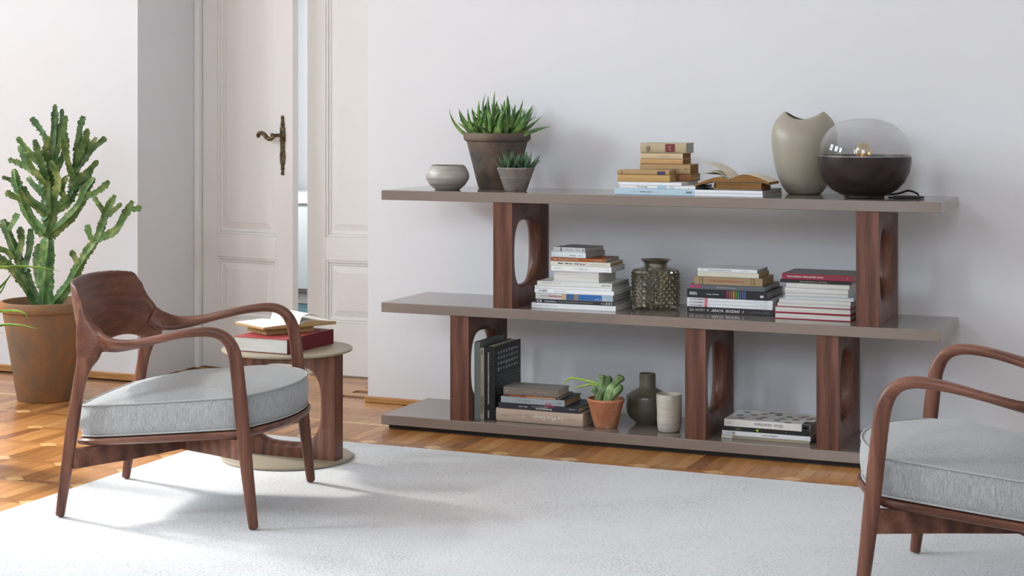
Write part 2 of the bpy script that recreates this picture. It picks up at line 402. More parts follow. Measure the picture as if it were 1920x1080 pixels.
# door niche: frame and two leaves
bm = bmesh.new()
add_box(bm, NICHE_X0 + .001, NICHE_X0 + .030, NICHE_Y - .03, NICHE_Y + .09, 0, 2.62, .003)
add_box(bm, NICHE_X1 - .030, NICHE_X1 - .001, NICHE_Y - .03, NICHE_Y + .09, 0, 2.62, .003)
add_box(bm, NICHE_X0 + .001, NICHE_X1 - .001, NICHE_Y - .03, NICHE_Y + .09, 2.56, 2.619, .003)
tag(mesh_obj('trim_1', bm, 'door_paint'), kind='structure')
def door_leaf(name, W, loc, rz, s0, s1):
    """leaf in local x 0..W, front face at y=0 looking along -y"""
    o = empty(name, loc, rz); tag(o, kind='structure'); Hd = 2.54; T = .042; g = .006
    rails = [(g, .255), (.555, .668), (2.38, Hd)]
    bm = bmesh.new()
    add_box(bm, 0, s0, 0, T, g, Hd, .002); add_box(bm, W - s1, W, 0, T, g, Hd, .002)
    for a, b in rails: add_box(bm, s0, W - s1, .0003, T, a, b, .0015)
    mesh_obj('frame', bm, 'door_paint', o)
    for a, b in ((.255, .555), (.668, 2.38)):
        x0, x1 = s0, W - s1
        bm = bmesh.new()                              # moulding: two stepped beads round the opening
        for d0, d1, ya in ((0, .012, .004), (.012, .024, .011)):
            add_box(bm, x0 + d0, x0 + d1, ya, .03, a + d0, b - d0, .003); add_box(bm, x1 - d1, x1 - d0, ya, .03, a + d0, b - d0, .003)
            add_box(bm, x0 + d1, x1 - d1, ya, .03, a + d0, a + d1, .003); add_box(bm, x0 + d1, x1 - d1, ya, .03, b - d1, b - d0, .003)
        mesh_obj('moulding', bm, 'door_paint', o)
        bm = bmesh.new()                              # raised field panel
        q = [(x0 + .024, a + .024, .0165), (x0 + .030, a + .030, .0165), (x0 + .055, a + .055, .0105), (x0 + .060, a + .060, .0085)]
        rings = []
        for xx, zz, yy_ in q:
            xb, zb = x0 + x1 - xx, a + b - zz
            rings.append([bm.verts.new(v) for v in ((xx, yy_, zz), (xb, yy_, zz), (xb, yy_, zb), (xx, yy_, zb))])
        for r0, r1 in zip(rings, rings[1:]):
            for k in range(4): bm.faces.new((r0[k], r0[(k + 1) % 4], r1[(k + 1) % 4], r1[k]))
        bm.faces.new(rings[-1])
        bk = [bm.verts.new((v.co.x, .034, v.co.z)) for v in rings[0]]
        for k in range(4): bm.faces.new((rings[0][k], rings[0][(k + 1) % 4], bk[(k + 1) % 4], bk[k]))
        bm.faces.new(bk[::-1])
        mesh_obj('panel', bm, 'door_paint', o)
    return o
LW = .585
door_ajar = door_leaf('door_1', LW, (NICHE_X0 + .032, NICHE_Y + .002, 0), R(-11.0), .095, .105)
door_leaf('door_2', NICHE_X1 - .032 - (-.965), (-.965, NICHE_Y + .002, 0), 0, .100, .095)
# old brass lever and key plate on the ajar leaf
hx = LW - .060; hz = 1.155
bm = bmesh.new(); prof = [(.965, .004), (.972, .0075), (.985, .006), (.995, .010), (1.012, .008), (1.02, .0135), (1.05, .0155), (1.09, .0125), (1.13, .0135), (1.145, .017), (1.165, .0165), (1.185, .013), (1.195, .010), (1.208, .0115), (1.222, .008), (1.232, .0075), (1.240, .0085), (1.25, .004)]
P2 = [(hx - r, z - .0) for z, r in prof] + [(hx + r, z) for z, r in prof[::-1]]
fa = [bm.verts.new((x, -.006, z)) for x, z in P2]; fb = [bm.verts.new((x, .0, z)) for x, z in P2]; n = len(P2)
bm.faces.new(fa); bm.faces.new(fb[::-1])
for i in range(n): bm.faces.new((fa[i], fb[i], fb[(i + 1) % n], fa[(i + 1) % n]))
for z, r in ((.972, .0085), (1.243, .0085), (1.155, .014), (1.205, .008), (1.02, .009), (1.0, .007)):
    bmesh.ops.create_icosphere(bm, subdivisions=2, radius=r, matrix=Matrix.Translation((hx, -.006, z)) @ Matrix.Scale(.7, 4, (0, 1, 0)))
for z, s in ((1.13, 1), (1.13, -1), (1.06, 1), (1.06, -1), (1.19, 1), (1.19, -1)):
    bmesh.ops.create_icosphere(bm, subdivisions=1, radius=.0045, matrix=Matrix.Translation((hx + s * .0145, -.004, z)))
hp = mesh_obj('handle_plate', bm, 'brass_old', door_ajar, smooth=False)
hp['label'] = 'ornate old brass key plate'
bm = bmesh.new()
pts = catmull([(hx, -.006, hz), (hx - .010, -.045, hz), (hx - .030, -.055, hz - .016), (hx - .052, -.055, hz - .012), (hx - .075, -.055, hz + .008), (hx - .098, -.055, hz + .012), (hx - .110, -.055, hz + .002), (hx - .106, -.055, hz - .008)], 5)
add_tube(bm, pts, [.0075 + .003 * math.sin(i / len(pts) * 3.1) for i in range(len(pts))], 10)
bmesh.ops.create_icosphere(bm, subdivisions=2, radius=.0105, matrix=Matrix.Translation((hx - .022, -.052, hz + .002)))
lv = mesh_obj('handle_lever', bm, 'brass_old', door_ajar, smooth=True); lv['label'] = 'curved old brass door lever'
bm = bmesh.new(); add_box(bm, hx - .0025, hx + .0025, -.0072, -.0055, 1.055, 1.072); bmesh.ops.create_icosphere(bm, subdivisions=1, radius=.0035, matrix=Matrix.Translation((hx, -.0062, 1.073)))
mesh_obj('keyhole', bm, 'plinth_black', hp)

# the hall beyond the gap
wallbox('wall_hall_far', -4.2, 2.0, 3.75, 3.9, 0, H)
wallbox('wall_hall_left', -4.2, -4.05, .7, 3.75, 0, H)
wallbox('wall_hall_right', 1.85, 2.0, .7, 3.75, 0, H)
wallbox('ceiling_hall', -4.2, 2.0, .7, 3.9, H, H + .1, mat='ceiling_paint')
cab = empty('sideboard', (-2.3, 3.40, 0)); tag(cab, 'pale painted sideboard seen through the gap between the door leaves', 'sideboard')
plain('hall_paint', 'cfd4d4', .6)
box('top', -.95, .95, -.24, .30, .66, .72, 'window_paint', cab, .006)
box('body', -.92, .92, -.20, .30, .08, .66, 'hall_paint', cab, .004)
box('plinth', -.90, .90, -.17, .28, 0, .08, 'hall_paint', cab)
for k in range(4): box('cabinet_door', -.90 + k * .455, -.90 + k * .455 + .435, -.222, -.20, .10, .64, 'hall_paint', cab, .004)
varied('hall_rug_teal', '35525a', '54747a', 9, .95, .3, 90)
tag(box('hall_rug', -3.2, -1.3, 2.55, 3.1, 0.0005, .012, 'hall_rug_teal', None, .004), 'teal hall rug glimpsed through the door gap', 'rug')

# ------------------------------------------------------------------ rug
bm = bmesh.new(); add_box(bm, RUG[0], RUG[1], RUG[2], RUG[3], .0008, .014, .005, 3)
tag(mesh_obj('area_rug', bm, 'rug_pile', autosmooth=60), 'large off-white short pile rug under the armchairs', 'rug')
RZ = .0142

# ------------------------------------------------------------------ bookshelf
SL, SF, SB, BT = 2.184, -.550, -.111, .039
shelf = empty('bookshelf', (0, 0, 0)); tag(shelf, 'long low taupe lacquer bookshelf on sculpted walnut supports along the white wall', 'bookshelf')
ZB = (.058, .508, .958)
for z in ZB:
    bm = bmesh.new(); add_box(bm, 0, SL, SF, SB, z - BT, z, .0025, 2)
    mesh_obj('shelf_board', bm, 'board_lacquer', shelf)
box('plinth', .02, SL - .02, SF + .03, SB - .03, 0.0005, ZB[0] - BT, 'plinth_black', shelf)
def support_mesh(Hs, W=.079, D=.400):
    """block x 0..W, y 0..D, z 0..Hs with a tall rounded opening cut through along x, its walls hollowed"""
    bm = bmesh.new(); N = 56
    cy, cz = D / 2, Hs / 2
    def outline(hy, hz, ex):
        pts = []
        for k in range(N):
            a = 2 * math.pi * (k + .5) / N
            c, s = math.cos(a), math.sin(a)
            pts.append((cy + hy * math.copysign(abs(c) ** (2 / ex), c), cz + hz * math.copysign(abs(s) ** (2 / ex), s)))
        return pts
    def rect():
        pts = []
        for k in range(N):
            a = 2 * math.pi * (k + .5) / N
            c, s = math.cos(a), math.sin(a); m = max(abs(c), abs(s))
            pts.append((cy + D / 2 * c / m, cz + Hs / 2 * s / m))
        # snap nearest points to the corners
        for sy in (-1, 1):
            for sz in (-1, 1):
                q = (cy + sy * D / 2, cz + sz * Hs / 2); i = min(range(N), key=lambda i: (pts[i][0] - q[0]) ** 2 + (pts[i][1] - q[1]) ** 2); pts[i] = q
        return pts
    rows = []
    for f in (0, 1):
        x = 0 if f == 0 else W
        rows.append([(x, y, z) for y, z in rect()])
    prof = []                                          # opening: wide at the faces, narrowing to the middle
    for k in range(0, 13):
        u = k / 12; e = abs(2 * u - 1)
        grow = .040 * (e ** 2.6)
        prof.append([(u * W, y, z) for y, z in outline(.135 + grow, Hs / 2 - .078 + grow, 2.7)])
    A = [bm.verts.new(p) for p in rows[0]]; B = [bm.verts.new(p) for p in rows[1]]
    PR = [[bm.verts.new(p) for p in r] for r in prof]
    for i in range(N):
        j = (i + 1) % N
        bm.faces.new((A[i], A[j], PR[0][j], PR[0][i])); bm.faces.new((B[i], PR[-1][i], PR[-1][j], B[j]))
        bm.faces.new((A[i], B[i], B[j], A[j]))
        for a, b in zip(PR, PR[1:]): bm.faces.new((a[i], a[j], b[j], b[i]))
    return bm
for x, z0 in ((.484, 1), (1.888, 1), (.300, 0), (1.257, 0), (1.746, 0)):
    zz = ZB[z0]; bm = support_mesh(ZB[z0 + 1] - BT - zz)
    o = mesh_obj('support', bm, 'shelf_walnut', shelf, autosmooth=38); o.location = (x, -.543, zz)

# ------------------------------------------------------------------ armchairs
def superellipse(n, ex):
    out = []
    for k in range(n):
        a = 2 * math.pi * (k + .5) / n; c, s = math.cos(a), math.sin(a)
        out.append((math.copysign(abs(c) ** (2 / ex), c), math.copysign(abs(s) ** (2 / ex), s)))
    return out
def add_sweep(bm, nodes, lat, sub=6, n=20, ex=3.2):
    """nodes: (pos, half thickness in the path plane, half thickness sideways, twist deg)"""
    P = catmull([q[0] for q in nodes], sub)
    W = catmull([(q[1], q[2], q[3]) for q in nodes], sub)
    sec = superellipse(n, ex); rings = []
    for i, p in enumerate(P):
        T = (P[min(i + 1, len(P) - 1)] - P[max(i - 1, 0)]).normalized()
        B = (lat - T * lat.dot(T)).normalized(); Nn = T.cross(B)
        a, b, tw = W[i]; c, s = math.cos(R(tw)), math.sin(R(tw))
        U = Nn * c + B * s; V = B * c - Nn * s
        rings.append([bm.verts.new(p + U * (x * a) + V * (y * b)) for x, y in sec])
    for a, b in zip(rings, rings[1:]):
        for k in range(n): bm.faces.new((a[k], a[(k + 1) % n], b[(k + 1) % n], b[k]))
    bm.faces.new(rings[0][::-1]); bm.faces.new(rings[-1])
def seat_z(x): return .267 + .098 * x            # underside of the cushion, rising to the front
def seat_outline(off=0.0, n=96):
    pts = []
    HW0, HW1 = .250 + off, .302 + off
    corner = [(-.268 - off, -HW0), (.262, -HW1)]
    pts_r = []
    # right side (y<0) rear to front, then convex front, then left side, then rear
    side = [(-.262 - off + (0.262 + .262 + off) * t, -(HW0 + (HW1 - HW0) * t ** .8 + .006 * math.sin(math.pi * t))) for t in [i / 14 for i in range(1, 14)]]
    front = []
    for i in range(0, 31):
        a = -1 + 2 * i / 30; y = a * HW1
        front.append((.378 + off - .112 * abs(a) ** 2.2, y))
    rear = [(-.275 - off - .012 * (1 - a * a), -a * (HW0 - .02)) for a in [-1 + 2 * i / 8 for i in range(9)]]
    pts = side + front + [(x, -y) for x, y in side[::-1]] + rear
    return pts
def make_chair():
    root = empty('armchair'); LAT = Vector((0, 1, 0))
    bm = bmesh.new()
    for s in (-1, 1):
        lat = Vector((0, 1, 0))
        add_sweep(bm, [((.318, s * .338, 0), .0150, .0130, 0), ((.300, s * .337, .16), .0190, .0148, 0), ((.282, s * .335, .33), .0212, .0158, 0), ((.266, s * .333, .48), .0212, .0160, 0),
            ((.254, s * .331, .548), .0200, .0165, 0), ((.226, s * .330, .591), .0170, .0170, 0), ((.178, s * .330, .607), .0155, .0185, 0), ((.10, s * .326, .600), .0135, .0205, s * 4),
            ((.01, s * .317, .580), .0120, .0225, s * 14), ((-.075, s * .303, .560), .0115, .0245, s * 28), ((-.145, s * .286, .553), .0115, .029, s * 48), ((-.195, s * .272, .562), .0115, .034, s * 66), ((-.225, s * .262, .580), .011, .034, s * 78)], lat)
        add_sweep(bm, [((-.324, s * .284, 0), .0148, .0130, 0), ((-.305, s * .284, .14), .0182, .0148, 0), ((-.282, s * .284, .30), .0205, .0158, 0), ((-.262, s * .283, .42), .0200, .0160, 0),
            ((-.246, s * .282, .485), .0260, .0165, 0), ((-.232, s * .280, .525), .0400, .0165, 0), ((-.231, s * .278, .560), .0430, .0150, 0), ((-.246, s * .275, .610), .0300, .0120, 0), ((-.255, s * .271, .642), .0170, .0090, 0), ((-.262, s * .267, .676), .0080, .0060, 0)], lat, ex=2.8)
    # back shell
    NS, NTt = 40, 18
    def edge(t):
        key = [(0, -.220, .272, .492), (.15, -.214, .274, .540), (.35, -.228, .274, .590), (.6, -.246, .271, .645), (.85, -.260, .264, .700), (1, -.267, .256, .724)]
        for a, b in zip(key, key[1:]):
            if t <= b[0] + 1e-9:
                u = (t - a[0]) / (b[0] - a[0]); return [a[i] + (b[i] - a[i]) * u for i in (1, 2, 3)]
    front, back = [], []
    for j in range(NTt + 1):
        t = j / NTt; xe, ye, ze = edge(t); xc = -.318 - .036 * t; zc_t = .512 + (.744 - .512) * t
        fr, bk = [], []
        for i in range(NS + 1):
            s = -1 + 2 * i / NS; th = s * math.pi / 2 * .96
            sn, cs = math.sin(th) / math.sin(math.pi / 2 * .96), (1 - math.cos(th)) / (1 - math.cos(math.pi / 2 * .96))
            y = ye * sn; x = xc + (xe - xc) * cs
            w = abs(s) ** 2.2; z = zc_t * (1 - w) + ze * w
            if t < .5: z += (.5 - t) * .03 * (math.sin(math.pi * abs(s)) ** 2)
            corner = max(0, abs(s) - .86) / .14
            if t > .8: z -= corner ** 2 * .022 * (t - .8) / .2
            nrm = Vector((math.cos(th) * 1.0, -math.sin(th) * 1.0, .12)).normalized()
            h = .0085 - .002 * t
            p = Vector((x, y, z)); fr.append(bm.verts.new(p + nrm * h)); bk.append(bm.verts.new(p - nrm * h))
        front.append(fr); back.append(bk)
    for j in range(NTt):
        for i in range(NS):
            bm.faces.new((front[j][i], front[j][i + 1], front[j + 1][i + 1], front[j + 1][i]))
            bm.faces.new((back[j][i], back[j + 1][i], back[j + 1][i + 1], back[j][i + 1]))
    for i in range(NS):
        bm.faces.new((front[0][i], back[0][i], back[0][i + 1], front[0][i + 1])); bm.faces.new((front[-1][i], front[-1][i + 1], back[-1][i + 1], back[-1][i]))
    for j in range(NTt):
        bm.faces.new((front[j][0], front[j + 1][0], back[j + 1][0], back[j][0])); bm.faces.new((front[j][-1], back[j][-1], back[j + 1][-1], front[j + 1][-1]))
    for v in bm.verts: v.co.z -= .0160 * min(1.0, max(0.0, v.co.z) / .2)
    src = mesh_obj('chair_source', bm, 'walnut_x')
    rm = src.modifiers.new('r', 'REMESH'); rm.mode = 'VOXEL'; rm.voxel_size = .0034; rm.use_smooth_shade = True
    sm = src.modifiers.new('s', 'SMOOTH'); sm.factor = .5; sm.iterations = 16
    dg = bpy.context.evaluated_depsgraph_get(); dg.update()
    me = bpy.data.meshes.new_from_object(src.evaluated_get(dg)); bpy.data.objects.remove(src)
    co = [v.co.copy() for v in me.vertices]; no = [v.normal.copy() for v in me.vertices]
    groups = {}
    for p in me.polygons:
        c = p.center
        side = 'r' if c.y < 0 else 'l'
        if c.x > .1 and (c.z < .544 + (c.x - .24) * .9): key = ('front_leg', side)
        elif c.x < -.12 and c.z < .499 and abs(c.y) > .2: key = ('rear_leg', side)
        elif c.x > -.165 + (c.z - .56) * 0: key = ('armrest', side)
        else: key = ('backrest', '')
        groups.setdefault(key, []).append(p.index)
    for (nm, sd), idx in groups.items():
        vm = {}; vv = []; ff = []; nn = []
        for pi in idx:
            f = []
            for vi in me.polygons[pi].vertices:
                if vi not in vm: vm[vi] = len(vv); vv.append(co[vi]); nn.append(no[vi])
                f.append(vm[vi])
            ff.append(f)
        m2 = bpy.data.meshes.new(nm); m2.from_pydata(vv, [], ff); m2.polygons.foreach_set('use_smooth', [True] * len(ff))
        m2.normals_split_custom_set_from_vertices(nn)
        m2.materials.append(MATS[{'front_leg': 'walnut_z', 'rear_leg': 'walnut_z', 'armrest': 'walnut_x', 'backrest': 'walnut_back'}[nm]])
        link(bpy.data.objects.new(nm, m2), root)
    bpy.data.meshes.remove(me)
    # seat frame ring
    out = seat_outline(.006); inn = seat_outline(-.045); n = len(out); bm = bmesh.new()
    rows = []
    for o_, dz in ((inn, -.004), (out, -.004), (seat_outline(.010), -.010), (seat_outline(.008), -.020), (seat_outline(-.002), -.027), (inn, -.027)):
        rows.append([bm.verts.new((x, y, seat_z(x) + dz)) for x, y in o_])
    for k in range(len(rows)):
        a, b = rows[k], rows[(k + 1) % len(rows)]
        for i in range(n): bm.faces.new((a[i], a[(i + 1) % n], b[(i + 1) % n], b[i]))
    mesh_obj('seat_frame', bm, 'walnut_x', root, autosmooth=45)
    # crossed stretchers
    for s in (-1, 1):
        bm = bmesh.new()
        A = Vector((-.283, s * .283, 0)); B = Vector((.283, -s * .334, 0)); d = (B - A).normalized(); nrm = Vector((-d.y, d.x, 0)) * .011
        sec = []
        for t, zb, zt in ((0, .166, .226), (.25, .172, .228), (.5, .186, .232), (.75, .205, .256), (1, .222, .284)):
            p = A.lerp(B, t); zoff = 0 if s > 0 else .0004
            sec.append([bm.verts.new((q.x, q.y, z - .016 + zoff)) for q, z in ((p - nrm, zb), (p + nrm, zb), (p + nrm, zt), (p - nrm, zt))])
        for a, b in zip(sec, sec[1:]):
            for k in range(4): bm.faces.new((a[k], a[(k + 1) % 4], b[(k + 1) % 4], b[k]))
        bm.faces.new(sec[0][::-1]); bm.faces.new(sec[-1])
        mesh_obj('stretcher', bm, 'walnut_x', root)
    # cushion
    bm = bmesh.new(); TH = .098; base = seat_outline(-.002); cx, cyy = .03, 0.0; rows = []
    def ring(sc, off, dz_fn):
        o_ = seat_outline(off); return [bm.verts.new((cx + (x - cx) * sc, y * sc, dz_fn(cx + (x - cx) * sc, y * sc))) for x, y in o_]
    rows.append(ring(.85, 0, lambda x, y: seat_z(x) - .001)); rows.append(ring(1, -.006, lambda x, y: seat_z(x)))
    for k in range(1, 6):
        u = k / 6; rows.append(ring(1, -.002 + .006 * math.sin(math.pi * u), lambda x, y, u=u: seat_z(x) + TH * u))
    rows.append(ring(1, -.003, lambda x, y: seat_z(x) + TH))
    for sc in (.985, .96, .92, .86, .78, .68, .56, .42, .28, .14):
        def dz(x, y, sc=sc):
            e = 1 - sc ** 2.6
            rip = .0022 * math.sin(x * 24 + 2.2 * math.sin(y * 9)) * e
            return seat_z(x) + TH + .046 * e * (1 - .25 * max(0, -x / .27)) + rip
        rows.append(ring(sc, -.003, dz))
    n = len(rows[0])
    for a, b in zip(rows, rows[1:]):
        for i in range(n): bm.faces.new((a[i], a[(i + 1) % n], b[(i + 1) % n], b[i]))
    bm.faces.new(rows[0][::-1]); bm.faces.new(rows[-1])
    cu = mesh_obj('cushion', bm, 'seat_fabric', root, autosmooth=55); cu['label'] = 'pale grey woven seat cushion'
    bm = bmesh.new()
    add_tube(bm, [(x, y, seat_z(x) + TH) for x, y in seat_outline(-.001)], .0036, 6, closed=True)
    add_tube(bm, [(x, y, seat_z(x) + .002) for x, y in seat_outline(-.002)], .0032, 6, closed=True)
    mesh_obj('piping', bm, 'seat_piping', cu, smooth=True)
    return root
t = NT('walnut_back')                                   # crown-cut veneer: long arches across the back
wv = t.new('ShaderNodeTexWave', wave_type='RINGS', rings_direction='X'); wv.inputs['Scale'].default_value = 2.0; wv.inputs['Distortion'].default_value = 4.5; wv.inputs['Detail'].default_value = 2; wv.inputs['Detail Scale'].default_value = 1.4
mp = t.new('ShaderNodeMapping'); tc = t.new('ShaderNodeTexCoord'); mp.inputs['Scale'].default_value = (2.0, 1.3, 5.2); mp.inputs['Location'].default_value = (0, -.10, -2.9)
t.link(tc.outputs['Object'], mp.inputs[0]); t.link(mp.outputs[0], wv.inputs['Vector'])
f2 = t.noise(t.coords((60, 6, 160)), 1.4, 3, .6); f1 = t.noise(t.coords((3, 1.5, 9)), 1.6, 3)
m1 = t.new('ShaderNodeMath', operation='MULTIPLY_ADD'); m1.inputs[1].default_value = .085; t.link(wv.outputs['Fac'], m1.inputs[0])
m0 = t.new('ShaderNodeMath', operation='MULTIPLY'); m0.inputs[1].default_value = .5; t.link(f1, m0.inputs[0]); t.link(m0.outputs[0], m1.inputs[2])
m2 = t.new('ShaderNodeMath', operation='MULTIPLY_ADD'); m2.inputs[1].default_value = .42; t.link(f2, m2.inputs[0]); t.link(m1.outputs[0], m2.inputs[2])
t.link(t.ramp(m2.outputs[0], [(.26, WAL[0]), (.5, WAL[1]), (.78, WAL[2])]), t.b.inputs['Base Color']); t.set(Roughness=.34, Specular_IOR_Level=.35); MATS['walnut_back'] = t.m

chair = make_chair(); chair.location = (.025, -1.996, RZ + .0022); chair.rotation_euler = (0, 0, .244)
tag(chair, 'walnut armchair with grey cushion next to the round side table', 'armchair', 'walnut armchairs on the rug')
c2 = copy_tree(chair); c2.location = (2.584, -2.061, RZ + .0022); c2.rotation_euler = (0, 0, R(177.5))
tag(c2, 'walnut armchair at the picture edge before the shelf end', 'armchair', 'walnut armchairs on the rug')

# ------------------------------------------------------------------ side table
TBX, TBY, TBZ, TBR = -.028, -1.261, .415, .238
tb = empty('side_table', (TBX, TBY, RZ)); tag(tb, 'round side table with metal discs and a walnut ring frame', 'side table')
def disc(nm, z0, z1):
    lathe(nm, [(0, z0), (TBR - .003, z0), (TBR, z0 + .002), (TBR, z1 - .002), (TBR - .003, z1), (0, z1)], 'table_metal', tb, 96)
disc('table_base', 0, .010); disc('table_top', TBZ - .009 - RZ, TBZ - RZ)
bm = bmesh.new(); N = 72; hw, z0, z1 = .212, .0102, TBZ - .0092 - RZ; hz = (z1 - z0) / 2; zc = (z0 + z1) / 2
def ringpts(hx_, hz_, ex, y):
    return [(hx_ * x, y, zc + hz_ * z) for x, z in superellipse(N, ex)]
outer = []
for k in range(N):
    a = 2 * math.pi * (k + .5) / N; c, s = math.cos(a), math.sin(a); m = max(abs(c), abs(s)); outer.append((hw * c / m, zc + hz * s / m))
for sx in (-1, 1):
    for sz in (-1, 1):
        q = (sx * hw, zc + sz * hz); i = min(range(N), key=lambda i: (outer[i][0] - q[0]) ** 2 + (outer[i][1] - q[1]) ** 2); outer[i] = q
O0 = [bm.verts.new((x, -.031, z)) for x, z in outer]; O1 = [bm.verts.new((x, .031, z)) for x, z in outer]
inner = []
for k in range(9):
    u = k / 8; e = abs(2 * u - 1); g = .016 * e ** 3
    inner.append([bm.verts.new(p) for p in ringpts(.146 + g, hz - .050 + g, 3.1, -.031 + .062 * u)])
for i in range(N):
    j = (i + 1) % N
    bm.faces.new((O0[i], O0[j], inner[0][j], inner[0][i])); bm.faces.new((O1[i], inner[-1][i], inner[-1][j], O1[j])); bm.faces.new((O0[i], O1[i], O1[j], O0[j]))
    for a, b in zip(inner, inner[1:]): bm.faces.new((a[i], a[j], b[j], b[i]))
mesh_obj('ring_frame', bm, 'walnut_z', tb, autosmooth=38)

# ------------------------------------------------------------------ books
plain('ink_white', 'e8e6e2', .6); plain('ink_black', '1b1b1d', .6); plain('ink_grey', '77777a', .6); plain('ink_red', 'a8323a', .6); plain('ink_pale', 'c9c2b8', .6)
def colmat(c, rough=.42):
    nm = 'cover_' + c + ('' if rough == .42 else '_r')
    return plain(nm, c, rough, Specular_IOR_Level=.4)
def spine_patch(cover, x0, x1, z0, z1, c, y=-.0004, name='spine_label'):
    return box(name, x0, x1, y - .0004, y + .0003, z0, z1, colmat(c), cover)
def book(label, x, y, z, L, D, T, rz=0.0, cover='ffffff', pages='pages_white', style='soft', text=(), patches=(), flip=False, bulge=0.0, spine=None, group=None, top=None, rough=.42):
    """lying book: spine along local x at y=0 looking to -y, depth +y; flip turns it so the leaf edges look out"""
    root = empty('book', (x, y, z)); rot = rz
    if flip:
        c, s = math.cos(rz), math.sin(rz); root.location = (x + L * c - D * s, y + L * s + D * c, z); rot = rz + math.pi
    root.rotation_euler = (0, 0, rot); tag(root, label, 'book', group)
    ct = .0026 if style == 'hard' else .0009
    if style == 'old': ct = .0018
    ov = .003 if style != 'soft' else .0
    bm = bmesh.new(); bv = .0004
    add_box(bm, 0, L, 0.0005, D, 0.0002, ct, bv, 1); add_box(bm, 0, L, 0.0005, D, T - ct, T - .0002, bv, 1, mi=1 if top else 0)
    if bulge > 0:
        n = 8; pts = []
        for k in range(n + 1):
            a = math.pi * k / n; pts.append((-bulge * math.sin(a), .0002 + (T - .0004) * (1 - math.cos(a)) / 2))
        ins = [(yy_ + .0022, .0022 + (zz_ - T / 2) * .9 + T / 2 - .0022) for yy_, zz_ in pts]
        A = [[bm.verts.new((xx, yy_, zz_)) for yy_, zz_ in pts] for xx in (0, L)]; B = [[bm.verts.new((xx, yy_, zz_)) for yy_, zz_ in ins] for xx in (0, L)]
        for k in range(n):
            bm.faces.new((A[0][k], A[1][k], A[1][k + 1], A[0][k + 1])); bm.faces.new((B[0][k], B[0][k + 1], B[1][k + 1], B[1][k]))
            for e in (0, 1): bm.faces.new((A[e][k], A[e][k + 1], B[e][k + 1], B[e][k]))
        for k in (0, n): bm.faces.new((A[0][k], B[0][k], B[1][k], A[1][k]))
    else: add_box(bm, 0, L, 0, ct, 0.0002, T - .0002, bv, 1, mi=2 if spine else 0)
    mats = [colmat(cover, rough)] + ([colmat(top) if top else colmat(cover, rough)]) + ([colmat(spine)] if spine else [])
    cv = mesh_obj('cover', bm, mats, root, autosmooth=30)
    bm = bmesh.new(); g = .0003
    add_box(bm, ov + g, L - ov - g, ct + g, D - ov - g, ct + .0002, T - ct - .0002)
    mesh_obj('page_block', bm, pages, root)
    for p in patches: spine_patch(cv, p[0] * L, p[1] * L, T * p[2], T * p[3], p[4], y=-bulge - .0003 if bulge else -.0004)
    for tx in text:
        s, x0, w, hz_, mat = tx[:5]; o = dict(tx[5]) if len(tx) > 5 else {}
        yo = -bulge - .0012 if bulge else -.0010
        lettering(s, T * hz_, mat, cv, (x0 * L, yo, T * o.pop('z', .5)), (R(90), 0, 0), width=w * L if w else None, **o)
    return root
UP = {'flip': True}
# ---- middle board, tall pile beside the support
G1 = 'books and magazines piled beside the left upper support'
y1, r1, Z = -.480, R(1.5), ZB[1] + .0003
def pile(zstart):
    state = [zstart]
    def put(T, fn):
        z = state[0]; state[0] += T + .0003; return fn(z, T)
    return put
p = pile(Z)
p(.0205, lambda z, T: book('white paperback at the very bottom of the tall pile by the upper support', .619, y1, z, .343, .225, T, r1, 'e9ebee', 'pages_white', text=[('S N O P   A N   T I N E', .05, .26, .34, 'ink_grey'), ('-', .94, .01, .4, 'ink_black')], group=G1))
p(.0148, lambda z, T: book('charcoal architecture magazine marked C3 and No341, second from bottom of its pile', .636, y1, z, .320, .230, T, r1, '2c2e33', 'pages_grey', text=[('C3', .02, .06, .9, 'ink_white', {'bold': .02}), ('UrbanHow', .12, .15, .62, 'ink_white'), ('Toward an Classics, Building Scapes and Urban Structure', .29, .44, .32, 'ink_pale'), ('No', .84, .045, .62, 'ink_pale'), ('341', .89, .085, .88, 'ink_white')], group=G1))
p(.0245, lambda z, T: book('magazine with red INTERIORS lettering and blue picture on its spine', .636, y1, z, .315, .240, T, r1, 'c9c9c8', 'pages_grey', text=[('INTERIORS', .17, .17, .42, 'ink_red', {'flip': True, 'bold': .02, 'z': .5}), ('Annual review', .06, .09, .2, 'ink_black', {'flip': True}), ('NR 2 2008', .78, .15, .26, 'ink_white', {'z': .3})],
    patches=[(.345, .385, 0.06, .94, 'c9a777'), (.40, .50, .06, .94, '3d5d86'), (.50, .56, .06, .94, '8a7a78'), (.56, .86, .06, .94, '2f66a8'), (.86, .995, .06, .94, '9fb4c4')], group=G1))
p(.0155, lambda z, T: book('white paperback with black ccm IV on its spine', .632, y1, z, .323, .235, T, r1, 'eceef0', 'pages_white', text=[('ccm', .05, .055, .5, 'ink_black', {'bold': .02}), ('IV', .115, .05, .75, 'ink_black', {'bold': .015}), ('various authors', .25, .16, .36, 'ink_grey')], group=G1))
p(.0120, lambda z, T: book('thin plain white brochure lying above the ccm IV volume', .632, y1 + .002, z, .314, .235, T, r1, 'e2e4e4', 'pages_white', text=[('8', .03, .01, .4, 'ink_black')], group=G1))
p(.0172, lambda z, T: book('cream paperback with tiny barcode under the thick leaf-edge-out book', .643, y1, z, .305, .220, T, r1, 'dcdcd4', 'pages_grey', text=[('FONDAZIONE  PER  ARTE', .06, .26, .24, 'ink_grey', {'z': .6}), ('IIIIIIII', .86, .06, .5, 'ink_grey'), ('8003', .93, .05, .4, 'ink_grey')], group=G1))
p(.0410, lambda z, T: book('thick white hardback turned so its page edges face out of the pile', .706, -.474, z, .190, .200, T, 0, 'dfe6ea', 'pages_white', 'hard', flip=True, group=G1))
